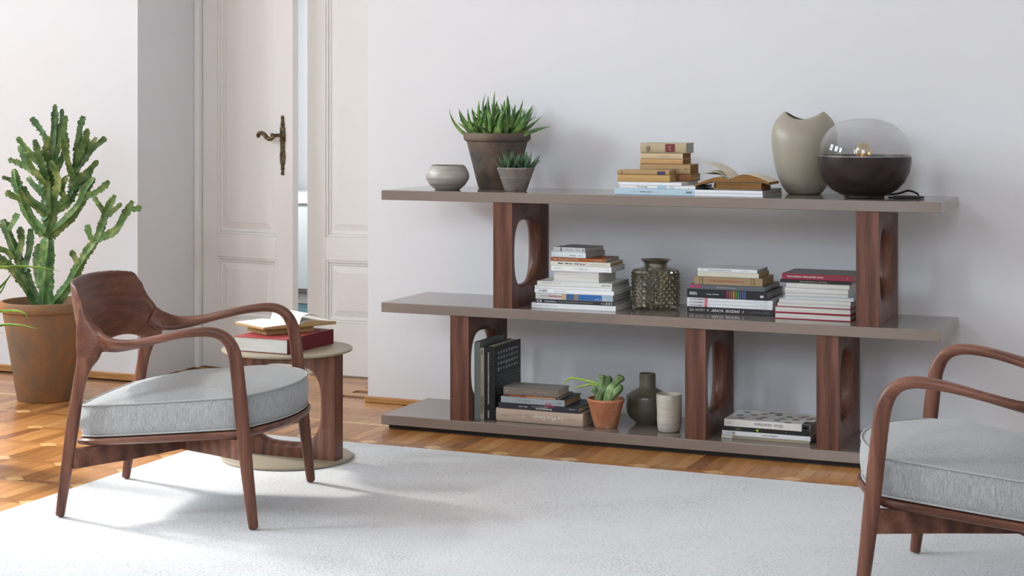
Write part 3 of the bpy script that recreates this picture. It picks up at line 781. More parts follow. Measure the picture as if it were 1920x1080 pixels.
p(.0205, lambda z, T: book('plain white volume resting on the thick leaf-edge-out book', .701, y1, z, .245, .170, T, R(1), 'e6e7e6', 'pages_white', text=[('exhibition catalogue no. 10', .38, .22, .17, 'ink_grey', {'z': .62}), ('architecture today', .46, .16, .18, 'ink_black', {'z': .36}), ('1998', .93, .035, .2, 'ink_grey'), ('giardini', .06, .11, .22, 'ink_grey')], group=G1))
p(.0172, lambda z, T: book('cream book with chunky black hand lettering under the orange one', .699, y1, z, .243, .170, T, R(1), 'd6d2c6', 'pages_old', 'hard', text=[("Basic * eloi n a", .13, .24, .5, 'ink_black', {'bold': .03, 'z': .6}), ('TOY & nu *', .40, .21, .55, 'ink_black', {'bold': .02, 'z': .52}), ('collection  houses', .65, .30, .3, 'ink_grey')], group=G1))
p(.0133, lambda z, T: book('orange-brown book lettered MINIMAL STYLE', .699, y1, z, .226, .160, T, R(1), '9a5527', 'pages_grey', text=[('A1', .06, .05, .6, 'ink_white'), ('MINIMAL STYLE', .15, .35, .62, 'ink_pale'), ('TASCHEN', .80, .13, .45, 'ink_pale')], group=G1))
p(.0210, lambda z, T: book('small pale blue-white book, second from top of the tall pile', .693, -.455, z, .148, .175, T, R(-6), 'd3dfe4', 'pages_grey', text=[('BERNE', .54, .17, .3, 'ink_grey', {'z': .4}), ('1917', .79, .13, .3, 'ink_grey', {'z': .4})], group=G1))
p(.0178, lambda z, T: book('small grey book crowning the tall pile by the upper support', .700, -.452, z, .140, .150, T, R(-9), 'b9bcbf', 'pages_grey', top='77756f', text=[('PAESAGGI', .36, .26, .3, 'ink_grey'), ('Hg', .76, .08, .3, 'ink_grey'), ('o', .91, .05, .6, 'ink_black', {'bold': .03})], patches=[(.23, .27, .1, .95, '4a5566'), (.74, .745, .1, .95, '7b7b7b')], group=G1))

# ---- middle board, pile right of the glass vase
G2 = 'architecture books piled right of the glass vase'
p = pile(Z); y2 = -.378
p(.0228, lambda z, T: book('black volume lettered ARATA ISOZAKI at the bottom of its pile', 1.216, y2, z, .327, .250, T, 0, '25282c', 'pages_grey', text=[('GA', .03, .055, .62, 'ink_pale'), ('ARCHITECT', .10, .115, .5, 'ink_pale'), ('1', .245, .012, .5, 'ink_pale'), ('ARATA  ISOZAKI', .29, .34, .62, 'ink_white', {'italic': .3, 'bold': .008}), ('1', .66, .018, .6, 'ink_white', {'italic': .3}), ('EDITED BY GA', .76, .13, .34, 'ink_grey'), ('OO', .905, .065, .6, 'ink_grey')], group=G2))
for k, (nn, lab) in enumerate((('71', 'lowest'), ('72', 'middle'), ('73', 'uppermost'))):
    p(.0112, lambda z, T, nn=nn, lab=lab: book('%s of three thin white GA DOCUMENT magazines with red number tabs' % lab, 1.216, y2 + .001 * k, z, .330, .245, T, 0, 'e3e5e8', 'pages_white', text=[('GA', .03, .05, .62, 'ink_black'), ('DOCUMENT', .085, .115, .62, 'ink_black', {'bold': .015}), (nn, .214, .022, .5, 'ink_white'), ('7 7 - G 9 #6', .80, .14, .4, 'ink_grey')], patches=[(.208, .243, .08, .92, 'c4475a')], group=G2))
p(.0320, lambda z, T: book('black Design in Britain hardback with rainbow bars on its spine', 1.216, y2, z, .310, .255, T, 0, '1f2127', 'pages_grey', 'hard', text=[('DESIGN', .035, .085, .22, 'ink_white', {'z': .60, 'bold': .02}), ('MUSEUM', .035, .095, .22, 'ink_white', {'z': .42, 'bold': .02}), ('Design in Britain', .25, .15, .24, 'ink_white', {'z': .46}), ('D', .93, .012, .3, 'ink_black', {'z': .42})],
    patches=[(.50 + .0275 * i, .50 + .0275 * i + .014, .05, .95, c) for i, c in enumerate(('a02f47', 'b83a44', 'b0603a', 'c99a3a', '5c8a3c', '4f8f5a', '5b4f93', '6b5f7a', '2f6fb0'))] + [(.915, .955, .30, .56, 'e6e6e4')], group=G2))
p(.0188, lambda z, T: book('slate grey book with magenta corner on its spine', 1.225, y2, z, .292, .235, T, 0, '5b5f66', 'pages_grey', text=[('RENATO ZEVI  architetto', .37, .25, .34, 'ink_pale')], patches=[(.005, .16, .30, .8, 'a83a5a')], group=G2))
p(.0302, lambda z, T: book('kraft brown hardback with red spine lettering', 1.244, y2, z, .264, .190, T, 0, '9a8462', 'pages_old', 'hard', text=[('TORRI CAMPANARIE E ALTARI', .22, .52, .3, 'ink_red')], patches=[(.085, .09, .02, .98, '6a563a'), (.115, .12, .02, .98, '6a563a'), (.13, .135, .02, .98, '6a563a'), (.835, .84, .02, .98, '6a563a'), (.865, .87, .02, .98, '6a563a'), (.885, .89, .02, .98, '6a563a')], group=G2))
p(.0184, lambda z, T: book('cream book under the thin white one at the top of its pile', 1.258, y2, z, .236, .160, T, 0, 'cfcabb', 'pages_old', group=G2))
p(.0124, lambda z, T: book('thin white book about art and fashion on top of the kraft brown pile', 1.258, y2, z, .230, .165, T, 0, 'e4e5e7', 'pages_grey', text=[('Art, Fashion and Work for Hire', .17, .40, .5, 'ink_black', {'bold': .01}), ('Crichton', .72, .14, .35, 'ink_grey'), ('SB', .05, .04, .4, 'ink_grey')], group=G2))

# ---- middle board, pile next to the right support
G3 = 'books piled next to the right upper support'
p = pile(Z); y3 = -.426
p(.0228, lambda z, T: book('red bound hardback with page edges out, lowest in its pile', 1.564, y3, z, .283, .225, T, 0, '9e1f38', 'pages_white', 'hard', flip=True, group=G3))
p(.0230, lambda z, T: book('red bound hardback with page edges out, second from the bottom', 1.564, y3, z, .283, .225, T, 0, '9e1f38', 'pages_white', 'hard', flip=True, group=G3))
p(.0118, lambda z, T: book('thin white magazine lying directly on the red bound hardbacks', 1.576, y3, z, .268, .220, T, 0, 'e6e4e2', 'pages_white', flip=True, group=G3))
p(.0146, lambda z, T: book('white magazine below the pale blue booklet', 1.582, y3, z, .264, .215, T, 0, 'dde1e8', 'pages_white', flip=True, group=G3))
p(.0128, lambda z, T: book('pale blue booklet jutting out of the white magazines', 1.600, y3, z, .258, .205, T, 0, 'c3d2da', 'pages_white', 'hard', flip=True, group=G3))
p(.0104, lambda z, T: book('thin white magazine just above the pale blue booklet', 1.605, y3 + .002, z, .231, .205, T, 0, 'dfe2ea', 'pages_white', flip=True, group=G3))
p(.0183, lambda z, T: book('white magazine second below the thin black book', 1.603, y3, z, .234, .205, T, 0, 'e0e2ea', 'pages_white', flip=True, group=G3))
p(.0183, lambda z, T: book('white magazine directly under the thin black book', 1.609, y3, z, .232, .205, T, 0, 'e3e4ea', 'pages_white', flip=True, group=G3))
p(.0116, lambda z, T: book('thin black book beneath the dark red one', 1.587, y3 - .004, z, .262, .215, T, 0, '1e1e21', 'pages_grey', text=[('RECENT WORK STUDIO NO. 15  -  LUSTENBERGER', .28, .38, .42, 'ink_pale')], group=G3))
p(.0222, lambda z, T: book('dark red Dynamic Identities book topping its pile', 1.594, y3 - .004, z, .264, .210, T, 0, '85263a', 'pages_grey', top='6c6a68', text=[('Dynamic Identities in Cultural and Public Contexts', .08, .50, .34, 'ink_white', {'bold': .015}), ('-', .90, .02, .3, 'ink_white')], group=G3))

# ---- bottom board, standing books
G4 = 'books standing by the lower left support'
def standing(label, x, y, L, D, T, cover, pages, text=(), lean=0.0, style='hard', group=G4, extra=None):
    o = book(label, 0, 0, 0, L, D, T, 0, cover, pages, style, text, group=group)
    o.location = (x + T, y, ZB[0] + .0004); o.rotation_euler = (0, R(-90), 0); return o
standing('grey-green tall book standing against the lower left support', .3815, -.492, .305, .250, .0250, '7f8782', 'pages_grey', text=[('ATLANTE', .80, .07, .25, 'ink_grey'), ('architettura contemporanea', .28, .17, .22, 'ink_grey')])
standing('beige standing book lettered DWELLING on its spine', .4075, -.493, .283, .235, .0165, 'a9a296', 'pages_white', text=[('DWELLING', .09, .24, .72, 'ink_black', {'bold': .03}), ('ACCOUREIA', .345, .29, .68, 'ink_grey'), ('ooo', .90, .07, .5, 'ink_black', {'bold': .04})])
bk = standing('thick black standing book with pale dots and ticks on its cover', .4250, -.491, .290, .270, .0455, '17181a', 'pages_cream', text=[('THE PHAIDON ATLAS OF CONTEMPORARY & WORLD ARCHITECTURE', .22, .70, .17, 'ink_white', {'flip': True, 'z': .62}), ('PHAIDON', .03, .10, .2, 'ink_white', {'z': .62})])
cov = [c for c in bk.children if c.name.startswith('cover')][0]
bm = bmesh.new(); rnd = random.Random(3)
def cover_dot(x, y, rx, ry, n=10):
    vs = [bm.verts.new((x + rx * math.cos(2 * math.pi * k / n) * (1 + .12 * rnd.uniform(-1, 1)), y + ry * math.sin(2 * math.pi * k / n), -.0004)) for k in range(n)]
    bm.faces.new(vs)
for row in range(4):
    for c in range(8):
        cover_dot(.262 - row * .0215 + rnd.uniform(-.001, .001), .035 + c * .028, rnd.uniform(.0045, .0078), rnd.uniform(.006, .0105))
for row in range(14):
    for c in range(19):
        cover_dot(.172 - row * .0118, .022 + c * .0125, rnd.uniform(.0012, .0026), .0022, 6)
plain('ink_silver', 'aeb0ae', .45)
tag(mesh_obj('cover_dots', bm, 'ink_silver', cov), kind='stuff')
# ---- bottom board, lying pile by the standing books
G5 = 'books lying beside the black dotted book'
p = pile(ZB[0] + .0004); y5 = -.492
p(.0525, lambda z, T: book('thick beige cloth hardback at the bottom beside the terracotta cactus pot', .474, y5 + .006, z, .362, .185, T, 0, 'b7a291', 'pages_cream', 'hard', text=[('Le Mot Divan', .44, .33, .40, 'ink_white', {'flip': True}), ('editore', .06, .09, .12, 'ink_grey'), ('storia  di  una  casa', .22, .17, .14, 'ink_grey', {'z': .58}), ('+', .30, .05, .75, 'ink_pale'), ('collana classica', .83, .10, .11, 'ink_grey')], bulge=.006, group=G5))
p(.0216, lambda z, T: book('dark navy book lying on the thick beige hardback', .484, y5, z, .335, .200, T, 0, '2d2d3a', 'pages_cream', 'hard', text=[('Eventdesign Jahrbuch', .47, .20, .36, 'ink_white', {'flip': True, 'z': .34, 'bold': .02}), ('Event Design Yearbook', .42, .20, .28, 'ink_pale', {'flip': True, 'z': .66}), ('2006 / 2007', .26, .11, .32, 'ink_white', {'flip': True}), ('avedition', .88, .08, .3, 'ink_pale', {'flip': True, 'z': .6})], patches=[(.585, .70, .72, .98, '8a3550')], group=G5))
p(.0246, lambda z, T: book('pale blue-grey book in the middle of the lying pile', .495, y5, z, .266, .190, T, 0, '98a3a8', 'pages_old', 'hard', top='3b4046', text=[('I IV I-I 1d', .24, .22, .4, 'ink_grey'), (':', .84, .01, .5, 'ink_black'), ('III', .90, .05, .6, 'ink_grey')], patches=[(.70, .80, .05, .35, 'a86a76')], group=G5))
p(.0074, lambda z, T: book('very thin orange and brown booklet between two lying books', .505, y5, z, .230, .170, T, 0, '4b3a33', 'pages_cream', patches=[(.12, .3, .1, .9, '9a5a36'), (.3, .42, .1, .9, '8a3f3a'), (.42, .58, .1, .9, 'c07a3e'), (.58, .95, .1, .9, 'b58a66')], group=G5))
p(.0288, lambda z, T: book('taupe hardback on top of the lying pile', .506, y5, z, .230, .130, T, R(1), '776d64', 'pages_cream', 'hard', top='8d877f', text=[('Daniela Puppa', .62, .19, .14, 'ink_pale', {'flip': True, 'z': .52}), ('Il design', .38, .14, .14, 'ink_pale', {'flip': True, 'z': .5}), ('E', .06, .02, .22, 'ink_white', {'flip': True})], group=G5))
# ---- bottom board, pile of four between the two right supports
G6 = 'books lying between the two lower right supports'
p = pile(ZB[0] + .0004); y6 = -.470
p(.0116, lambda z, T: book('thin book with white and tan spine at the bottom of the four', 1.376, y6, z, .330, .215, T, 0, '9c8f7b', 'pages_grey', text=[('Ettore Sottsass: la cultura', .14, .22, .4, 'ink_grey'), ('o', .91, .012, .4, 'ink_black')], patches=[(.0, .125, .02, .98, 'd5d2ca')], group=G6))
p(.0168, lambda z, T: book('white hotel book, second from bottom of the four', 1.378, y6, z, .331, .215, T, 0, 'dfe0e2', 'pages_grey', text=[('A/', .11, .04, .7, 'ink_black', {'flip': True, 'bold': .02}), ('#37', .05, .045, .42, 'ink_grey', {'flip': True}), ('HOTELS', .54, .09, .42, 'ink_black', {'flip': True, 'bold': .01}), ('DESIGN', .455, .08, .36, 'ink_grey', {'flip': True})], group=G6))
p(.0157, lambda z, T: book('black book with lime green squares on its spine', 1.380, y6, z, .324, .215, T, 0, '1d1f1e', 'pages_cream', text=[('street', .155, .06, .4, colmat('a7c832')), ('o', .73, .01, .3, 'ink_white')], patches=[(.395, .42, .25, .75, '9ccf2e')], group=G6))
b6 = p(.0264, lambda z, T: book('white book lettered the sixties with coloured ovals on its cover', 1.386, y6, z, .321, .215, T, 0, 'dcdad6', 'pages_grey', text=[('the sixties', .36, .33, .72, 'ink_grey', {'flip': True}), ('ASSA', .035, .045, .3, 'ink_grey')], patches=[(.905, .995, .02, .98, '1d1d1f'), (.935, .965, .36, .64, 'c9c9c6')], group=G6))
cov = [c for c in b6.children if c.name.startswith('cover')][0]
ovals = [(.055, .04, '3f4650'), (.035, .10, '2f4a48'), (.045, .165, '3a4d4b'), (.085, .12, '5d3236'), (.12, .05, '3b4a3c'), (.13, .085, '3a3d46'), (.115, .155, '9a6844'), (.135, .19, '6a3a30'), (.17, .15, '35424c'), (.19, .045, '2c3834'), (.20, .085, '3a403f'), (.215, .13, '2d3338'), (.235, .018, '7d4a44'), (.25, .085, '40474f'), (.26, .135, '9a5644'), (.27, .165, 'a3654e'), (.295, .11, '7f3f3c'), (.305, .14, '8d4a45'), (.165, .185, '4a4038')]
for ox, oy, c in ovals:
    bm = bmesh.new(); bmesh.ops.create_circle(bm, cap_ends=True, segments=20, radius=.0145, matrix=Matrix.Translation((ox, oy, .0264 + .0001)) @ Matrix.Scale(.8, 4, (0, 1, 0)))
    mesh_obj('cover_oval', bm, colmat(c), cov)
box('cover_strip', .291, .3205, .001, .06, .0262, .0266, colmat('1d1d1f'), cov)

# ---- top board, left pile
G7 = 'old books and magazines piled on the top board'
ZT = ZB[2] + .0004; p = pile(ZT); y7 = -.496
p(.0240, lambda z, T: book('pale blue paperback at the bottom of the pile on the top board', .965, y7, z, .328, .235, T, 0, 'b8cfdc', 'pages_white', text=[('JEANNE', .20, .07, .26, 'ink_pale'), ('MODERN CLASSIC', .31, .14, .28, 'ink_black'), ('editions du regard', .47, .16, .2, 'ink_white')], patches=[(.86, .93, .36, .68, '6f8798')], group=G7))
p(.0118, lambda z, T: book('white book lettered Working with a blue patch on the spine', .986, y7, z, .297, .230, T, 0, 'dfe3e6', 'pages_grey', text=[('Working', .23, .14, .85, 'ink_grey'), ('8', .91, .012, .4, 'ink_black')], patches=[(.50, .62, .04, .96, '9fc3da'), (.66, .72, .04, .96, 'b7ccd8')], group=G7))
p(.0122, lambda z, T: book('plain white booklet under the two yellowed old books', .982, y7, z, .247, .225, T, 0, 'e4e6ea', 'pages_white', group=G7))
z7 = ZT + .0240 + .0118 + .0122 + .0012
GO = 'antique books on the top board'
book('yellowed old book with ragged spine, lower of the two at the front', .978, y7 + .002, z7, .205, .100, .0262, R(1), 'b8955e', 'pages_old', 'old', bulge=.003, text=[('I', .19, .006, .5, 'ink_grey')], group=GO, rough=.7)
book('brown old book with small purple label, upper of the two at the front', .976, y7 + .002, z7 + .0265, .203, .098, .0172, R(2), 'a98c62', 'pages_old', 'old', bulge=.003, patches=[(.775, .93, .1, .8, '3f3050'), (.09, .10, .1, .9, '4a3826')], group=GO, rough=.7)
zz = z7
book('brown leather book lying behind, lowest of the rear antique stack', 1.040, -.386, zz, .196, .128, .0266, R(-1), '8f6238', 'pages_old', 'old', bulge=.004, patches=[(.60, .61, 0.05, .95, '4b3018'), (.75, .76, 0.05, .95, '4b3018')], group=GO, rough=.65); zz += .0269
book('tan old book with fine title line across its spine', 1.033, -.388, zz, .200, .120, .0370, 0, 'a68a63', 'pages_brown', 'old', bulge=.005, text=[('storia della antica repubblica', .34, .46, .14, 'ink_black'), ('II', .89, .04, .2, 'ink_black')], group=GO, rough=.7); zz += .0373
book('worn peach and orange spined antique book', 1.034, -.388, zz, .169, .120, .0196, 0, 'bd9566', 'pages_brown', 'old', bulge=.003, group=GO, rough=.7); zz += .0199
book('cream parchment book below the red labelled one', 1.034, -.388, zz, .169, .120, .0222, 0, 'c9b594', 'pages_brown', 'old', bulge=.003, text=[('*  V. F. O', .40, .25, .25, 'ink_grey')], group=GO, rough=.7); zz += .0225
book('vellum bound antique book with dark red spine label on top', 1.036, -.390, zz, .181, .115, .0390, R(1), 'b3a386', 'pages_grey', 'old', bulge=.007, text=[('6%8', .13, .09, .5, 'ink_black'), ('1641', .14, .07, .26, 'ink_black', {'z': .22}), ('NOTIE', .605, .07, .18, 'ink_pale', {'z': .62}), ('TOME', .61, .06, .18, 'ink_pale', {'z': .36})], patches=[(.56, .745, .12, .9, '6f1f24'), (.545, .552, .12, .9, '5a4a2a'), (.753, .76, .12, .9, '5a4a2a')], group=GO, rough=.65)

# ---- top board, magazines with an open book
p = pile(ZT)
G8 = 'magazines under the open antique book'
p(.0124, lambda z, T: book('white spined dark covered magazine, lower of the two under the open book', 1.283, -.500, z, .258, .270, T, R(-1.5), 'e4e5ea', 'pages_grey', top='3c3d3e', group=G8))
p(.0114, lambda z, T: book('white spined dark covered magazine, upper of the two under the open book', 1.281, -.500, z, .259, .270, T, R(-1.5), 'e6e7ec', 'pages_grey', top='2f3032', group=G8))
z8 = ZT + .0124 + .0114 + .0012
cb = book('closed brown book with page edges out, propping up the open one', 1.535, -.475, z8, .150, .178, .0268, R(90), 'b7a892', 'pages_brown', 'old', bulge=.006, rough=.7)
cb.rotation_euler = (0, 0, R(-90)); cb.location = (1.352, -.325, z8)

def open_book(label, loc, rz, half, depth, left, right, thick, cover, pages, loose=(), paper_c='e9e2d2', edge='pages_brown', name='open_book', flat=(0.0, 0.0)):
    """gutter along y through x=0; left/right: lists of (x, z) for the top of each leaf block, z=0 at the cover underside"""
    root = empty(name, loc, rz); tag(root, label, 'book')
    for nm, prof in (('left', left), ('right', right)):
        top = catmull([(x, 0, z) for x, z in prof], 5); n = len(top)
        bm = bmesh.new(); cols = []
        for i, q in enumerate(top):
            e0, e1, fl = (thick[2], thick[3], flat[0]) if nm == 'left' else (thick[0], thick[1], flat[1])
            u = max(0.0, (abs(q.x) - fl) / (abs(prof[-1][0]) - fl)); zb = min(e0 + (e1 - e0) * u, q.z - .0012)
            cols.append([bm.verts.new(v) for v in ((q.x, 0, zb), (q.x, 0, q.z), (q.x, depth, q.z), (q.x, depth, zb))])
        for a, b in zip(cols, cols[1:]):
            for k in range(4):
                f = bm.faces.new((a[k], b[k], b[(k + 1) % 4], a[(k + 1) % 4])); f.material_index = 1 if k == 1 else 0
        bm.faces.new(cols[0]); bm.faces.new(cols[-1][::-1])
        me_ = mesh_obj('page_block', bm, [edge, plain('leaf_' + paper_c, paper_c, .85)], root, autosmooth=35)
    bm = bmesh.new()
    cv_pts = [(left[-1][0] - .002, thick[3] - .0018), (-flat[0] - .0001, thick[2] - .0018), (0, thick[0] - .0018), (flat[1] + .0001, thick[0] - .0018), (right[-1][0] + .002, thick[1] - .0018)]
    rows = [[bm.verts.new((x, yy_, z + dz)) for yy_, dz in ((-.002, 0), (-.002, .0015), (depth + .002, .0015), (depth + .002, 0))] for x, z in cv_pts]
    for a, b in zip(rows, rows[1:]):
        for k in range(4): bm.faces.new((a[k], b[k], b[(k + 1) % 4], a[(k + 1) % 4]))
    bm.faces.new(rows[0]); bm.faces.new(rows[-1][::-1])
    mesh_obj('cover', bm, colmat(cover, .7), root)
    for pts in loose:
        P = catmull([(x, 0, z) for x, z in pts], 6); bm = bmesh.new()
        rows = [[bm.verts.new((q.x, yy_, q.z + dz)) for yy_, dz in ((.001, 0), (.001, .0007), (depth - .001, .0007), (depth - .001, 0))] for q in P]
        for a, b in zip(rows, rows[1:]):
            for k in range(4): bm.faces.new((a[k], b[k], b[(k + 1) % 4], a[(k + 1) % 4]))
        bm.faces.new(rows[0]); bm.faces.new(rows[-1][::-1])
        mesh_obj('leaf_page', bm, plain('leaf_' + paper_c, paper_c, .85), root, autosmooth=60)
    return root
zo = z8 + .0268 + .0012
open_book('open antique book with lifted curling pages on the top board', (1.411, -.480, zo), R(1), .14, .165,
    [(-.001, .008), (-.025, .017), (-.06, .016), (-.105, .001), (-.137, -.013)], [(.001, .008), (.022, .022), (.055, .030), (.100, .021), (.146, .002)],
    (.0018, -.0060, .0018, -.0155), '7a5a38', 'pages_brown',
    loose=[[(-.002, .012), (-.03, .029), (-.07, .038), (-.112, .036)], [(-.002, .013), (-.022, .036), (-.06, .058), (-.102, .069)], [(-.002, .011), (-.03, .024), (-.07, .028), (-.108, .030)]], paper_c='d9d0bb', flat=(.066, .122))

# ------------------------------------------------------------------ on the side table
rb = book('large dark red hardback lying on the side table', 0, 0, 0, .325, .225, .0535, 0, '6d1f28', 'pages_white', 'hard', top='b0494c')
rb.location = (.066, -1.425, TBZ + .0003); rb.rotation_euler = (0, 0, R(88))
sb = book('small tan closed book under the open one on the side table', 0, 0, 0, .195, .155, .0195, 0, 'b08f5f', 'pages_old', 'old', rough=.7)
sb.location = (-.060, -1.358, TBZ + .0545); sb.rotation_euler = (0, 0, R(58))
open_book('open book with cream pages lying on the side table stack', (.024, -1.262, TBZ + .0545 + .0215), R(60), .15, .21,
    [(-.001, .010), (-.03, .014), (-.08, .013), (-.150, .010)], [(.001, .010), (.03, .020), (.08, .019), (.155, .012)],
    (.0018, .0030, .0018, .0030), '9a7a48', 'pages_old', loose=[[(-.001, .011), (.012, .038), (.045, .046), (.085, .034)]], paper_c='f0ece2', edge='pages_old')

# ------------------------------------------------------------------ vessels
t = NT('hammered_pewter'); f = t.noise(t.coords((3, 3, 55)), 1.2, 4, .6); t.link(t.ramp(f, [(.3, '85807a'), (.7, 'bbb6ae')]), t.b.inputs['Base Color']); t.set(Roughness=.42, Metallic=.2); t.bump(t.noise(t.coords((14, 14, 40)), 3, 3), .25, .003); MATS['hammered_pewter'] = t.m
bo = lathe('bowl', [(.0, 0), (.048, 0), (.053, .004), (.072, .020), (.0865, .044), (.0885, .056), (.084, .073), (.073, .092), (.066, .099), (.0635, .099), (.070, .091), (.081, .072), (.085, .055), (.083, .044), (.068, .021), (.048, .008), (0, .006)], 'hammered_pewter', None, 72)
bo.location = (.233, -.42, ZT); tag(bo, 'round grey hammered bowl at the end of the top board', 'bowl')

def clay(name, cols, scale=7, rough=.85, speck=160, bump=.4):
    t = NT(name); v = t.coords((1, 1, 1)); f = t.noise(v, scale, 5, .62, .5); g = t.noise(v, speck, 2, .7)
    ad = t.new('ShaderNodeMath', operation='MULTIPLY_ADD'); ad.inputs[1].default_value = .28; t.link(g, ad.inputs[0]); t.link(f, ad.inputs[2])
    t.link(t.ramp(ad.outputs[0], [(.42 + .40 * i / (len(cols) - 1), c) for i, c in enumerate(cols)]), t.b.inputs['Base Color'])
    t.set(Roughness=rough, Specular_IOR_Level=.25); t.bump(ad.outputs[0], bump, .003); MATS[name] = t.m
clay('clay_dark', ['3a332c', '5c5650', '6b5a4c', '7a6c60'], 9)
clay('clay_grey', ['5a5450', '7d7772', '8b8178', '6a5a50'], 10)
clay('terracotta', ['98593c', 'b67654', 'c38a68', 'd8b398'], 9)
clay('terracotta_old', ['645a51', '7a6a5b', '866b53', '96704f', 'b37443'], 4.5, .8, 120)
varied('soil', '2c2119', '4a3a2c', 40, .95, .8, 120)
varied('gravel_stone', '6e625a', 'a89a90', 30, .9, .3, 90)
def pot(name, parent, r0, r1, h, lip, lh, mat, seg=56, wall=.008):
    pr = [(0, 0), (r0 - .004, 0), (r0, .004), (r1 - lip, h - lh - .004), (r1 - lip * .4, h - lh), (r1, h - lh + .005), (r1 + .001, h - lh * .5), (r1, h - .005), (r1 - .004, h), (r1 - wall, h), (r1 - wall - .004, h - .012), (r1 - lip - wall, h - lh - .01), (r1 - lip - wall - .002, h - lh - .03), (0, h - lh - .03)]
    return lathe(name, pr, mat, parent, seg, 45)
def leaf_mesh(nm, L, w, th, droop, up, mat, teeth=9, seg=20, tw=.0013, fold=.35):
    """fleshy tapering leaf from the origin: climbs along +z/+x, upper side channelled, toothed edges"""
    bm = bmesh.new(); rows = []
    a = up; p = Vector((0, 0, 0))
    for i in range(seg + 1):
        u = i / seg; ww = w * (1 - u ** 1.6) ** .85 * (.8 + .2 * min(1, u * 6)) + .0004; hh = th * (1 - u ** 1.4) + .0003
        ang = a + droop * (u ** 1.2)
        d = Vector((math.cos(ang), 0, math.sin(ang)))
        if i: p = p + d * (L / seg)
        nrm = Vector((-d.z, 0, d.x))
        tooth = tw * (1 if i % 2 else 0) * (1 - u)
        rows.append([bm.verts.new(v) for v in (p + Vector((0, ww + tooth, 0)) + nrm * (ww * fold), p + nrm * 0.0, p + Vector((0, -ww - tooth, 0)) + nrm * (ww * fold), p - nrm * hh + Vector((0, -ww * .55, 0)), p - nrm * hh * 1.15, p - nrm * hh + Vector((0, ww * .55, 0)))])
    for r0, r1 in zip(rows, rows[1:]):
        for k in range(6): bm.faces.new((r0[k], r0[(k + 1) % 6], r1[(k + 1) % 6], r1[k]))
    bm.faces.new(rows[0][::-1]); bm.faces.new(rows[-1])
    bmesh.ops.recalc_face_normals(bm, faces=bm.faces[:])
    me = bpy.data.meshes.new(nm); bm.to_mesh(me); bm.free(); me.materials.append(MATS[mat]); me.polygons.foreach_set('use_smooth', [True] * len(me.polygons)); return me
def leafmat(name, c0, c1, c2, spots=None):
    t = NT(name); f = t.noise(t.coords((1, 1, 1)), 22, 3); col = t.ramp(f, [(.3, c0), (.5, c1), (.72, c2)])
    oi = t.new('ShaderNodeObjectInfo'); hs = t.new('ShaderNodeHueSaturation'); mr = t.new('ShaderNodeMapRange'); mr.inputs[3].default_value = .75; mr.inputs[4].default_value = 1.3
    t.link(oi.outputs['Random'], mr.inputs[0]); t.link(mr.outputs[0], hs.inputs['Value']); t.link(col, hs.inputs['Color'])
    out = hs.outputs[0]
    if spots:
        wv = t.new('ShaderNodeTexWave', wave_type='BANDS', bands_direction='X'); wv.inputs['Scale'].default_value = spots[1]; wv.inputs['Distortion'].default_value = 2.0
        t.link(t.coords((1, 1, 1)), wv.inputs['Vector'])
        cr = t.ramp(wv.outputs['Fac'], [(.80, '000000'), (.97, '8a8a8a')]); mx = t.new('ShaderNodeMixRGB'); t.link(cr, mx.inputs[0]); t.link(out, mx.inputs[1]); mx.inputs[2].default_value = lin(spots[0]); out = mx.outputs[0]
    t.link(out, t.b.inputs['Base Color']); t.set(Roughness=.42, Specular_IOR_Level=.4, Subsurface_Weight=.0); MATS[name] = t.m
leafmat('aloe_green', '34562b', '4f783a', '88a65c'); leafmat('haworthia_green', '1f3a2a', '2f5238', '4d6f48', ('b9c4ae', 95)); leafmat('aloe_fresh', '48742a', '6a963a', '9bbd62')
leafmat('euphorbia_green', '35532f', '577a46', '94a870'); leafmat('cactus_green', '4a5f38', '6f8a56', '9cb489'); leafmat('tendril_green', '86a83a', 'a3c24e', 'b9d26a')
rnd = random.Random(11)
def rosette(parent, meshes, n, base, spread, tilt0, tilt1, s0, s1, phase=0.0, roll=.2):
    for k in range(n):
        u = k / max(1, n - 1); a = phase + k * 2.39996
        o = bpy.data.objects.new('leaf', rnd.choice(meshes)); r = spread * math.sqrt(1 - u * .9)
        o.location = (base[0] + r * math.cos(a), base[1] + r * math.sin(a), base[2])
        o.rotation_euler = (rnd.uniform(-roll, roll), -(tilt0 + (tilt1 - tilt0) * u + rnd.uniform(-.12, .12)), a + rnd.uniform(-.25, .25))
        sc = (s0 + (s1 - s0) * u) * rnd.uniform(.85, 1.15); o.scale = (sc, sc, sc); link(o, parent)
# large dark clay pot with aloe
pa = empty('potted_aloe', (.364, -.215, ZT)); tag(pa, 'spiky green aloe in the large dark clay pot on the top board', 'potted plant')
pot('pot', pa, .078, .137, .227, .012, .032, 'clay_dark'); lathe('soil', [(0, 0), (.116, 0), (.110, .012), (0, .018)], 'soil', pa, 32).location = (0, 0, .168)
AM = [leaf_mesh('leaf', .180, .0165, .0075, d, .10, 'aloe_green', tw=.0020) for d in (.9, 1.35, .5, -.30, 1.1, .15)]
rosette(pa, AM, 20, (.048, -.030, .194), .024, .30, 1.0, 1.0, .85, 0, .7)
rosette(pa, AM, 20, (-.052, -.020, .194), .024, .30, 1.0, 1.0, .85, 1.3, .7)
rosette(pa, AM, 20, (-.005, .048, .194), .024, .35, 1.05, 1.05, 1.0, 2.2, .7)
rosette(pa, AM, 16, (.000, -.070, .194), .018, .35, .95, .85, .75, .6, .7)
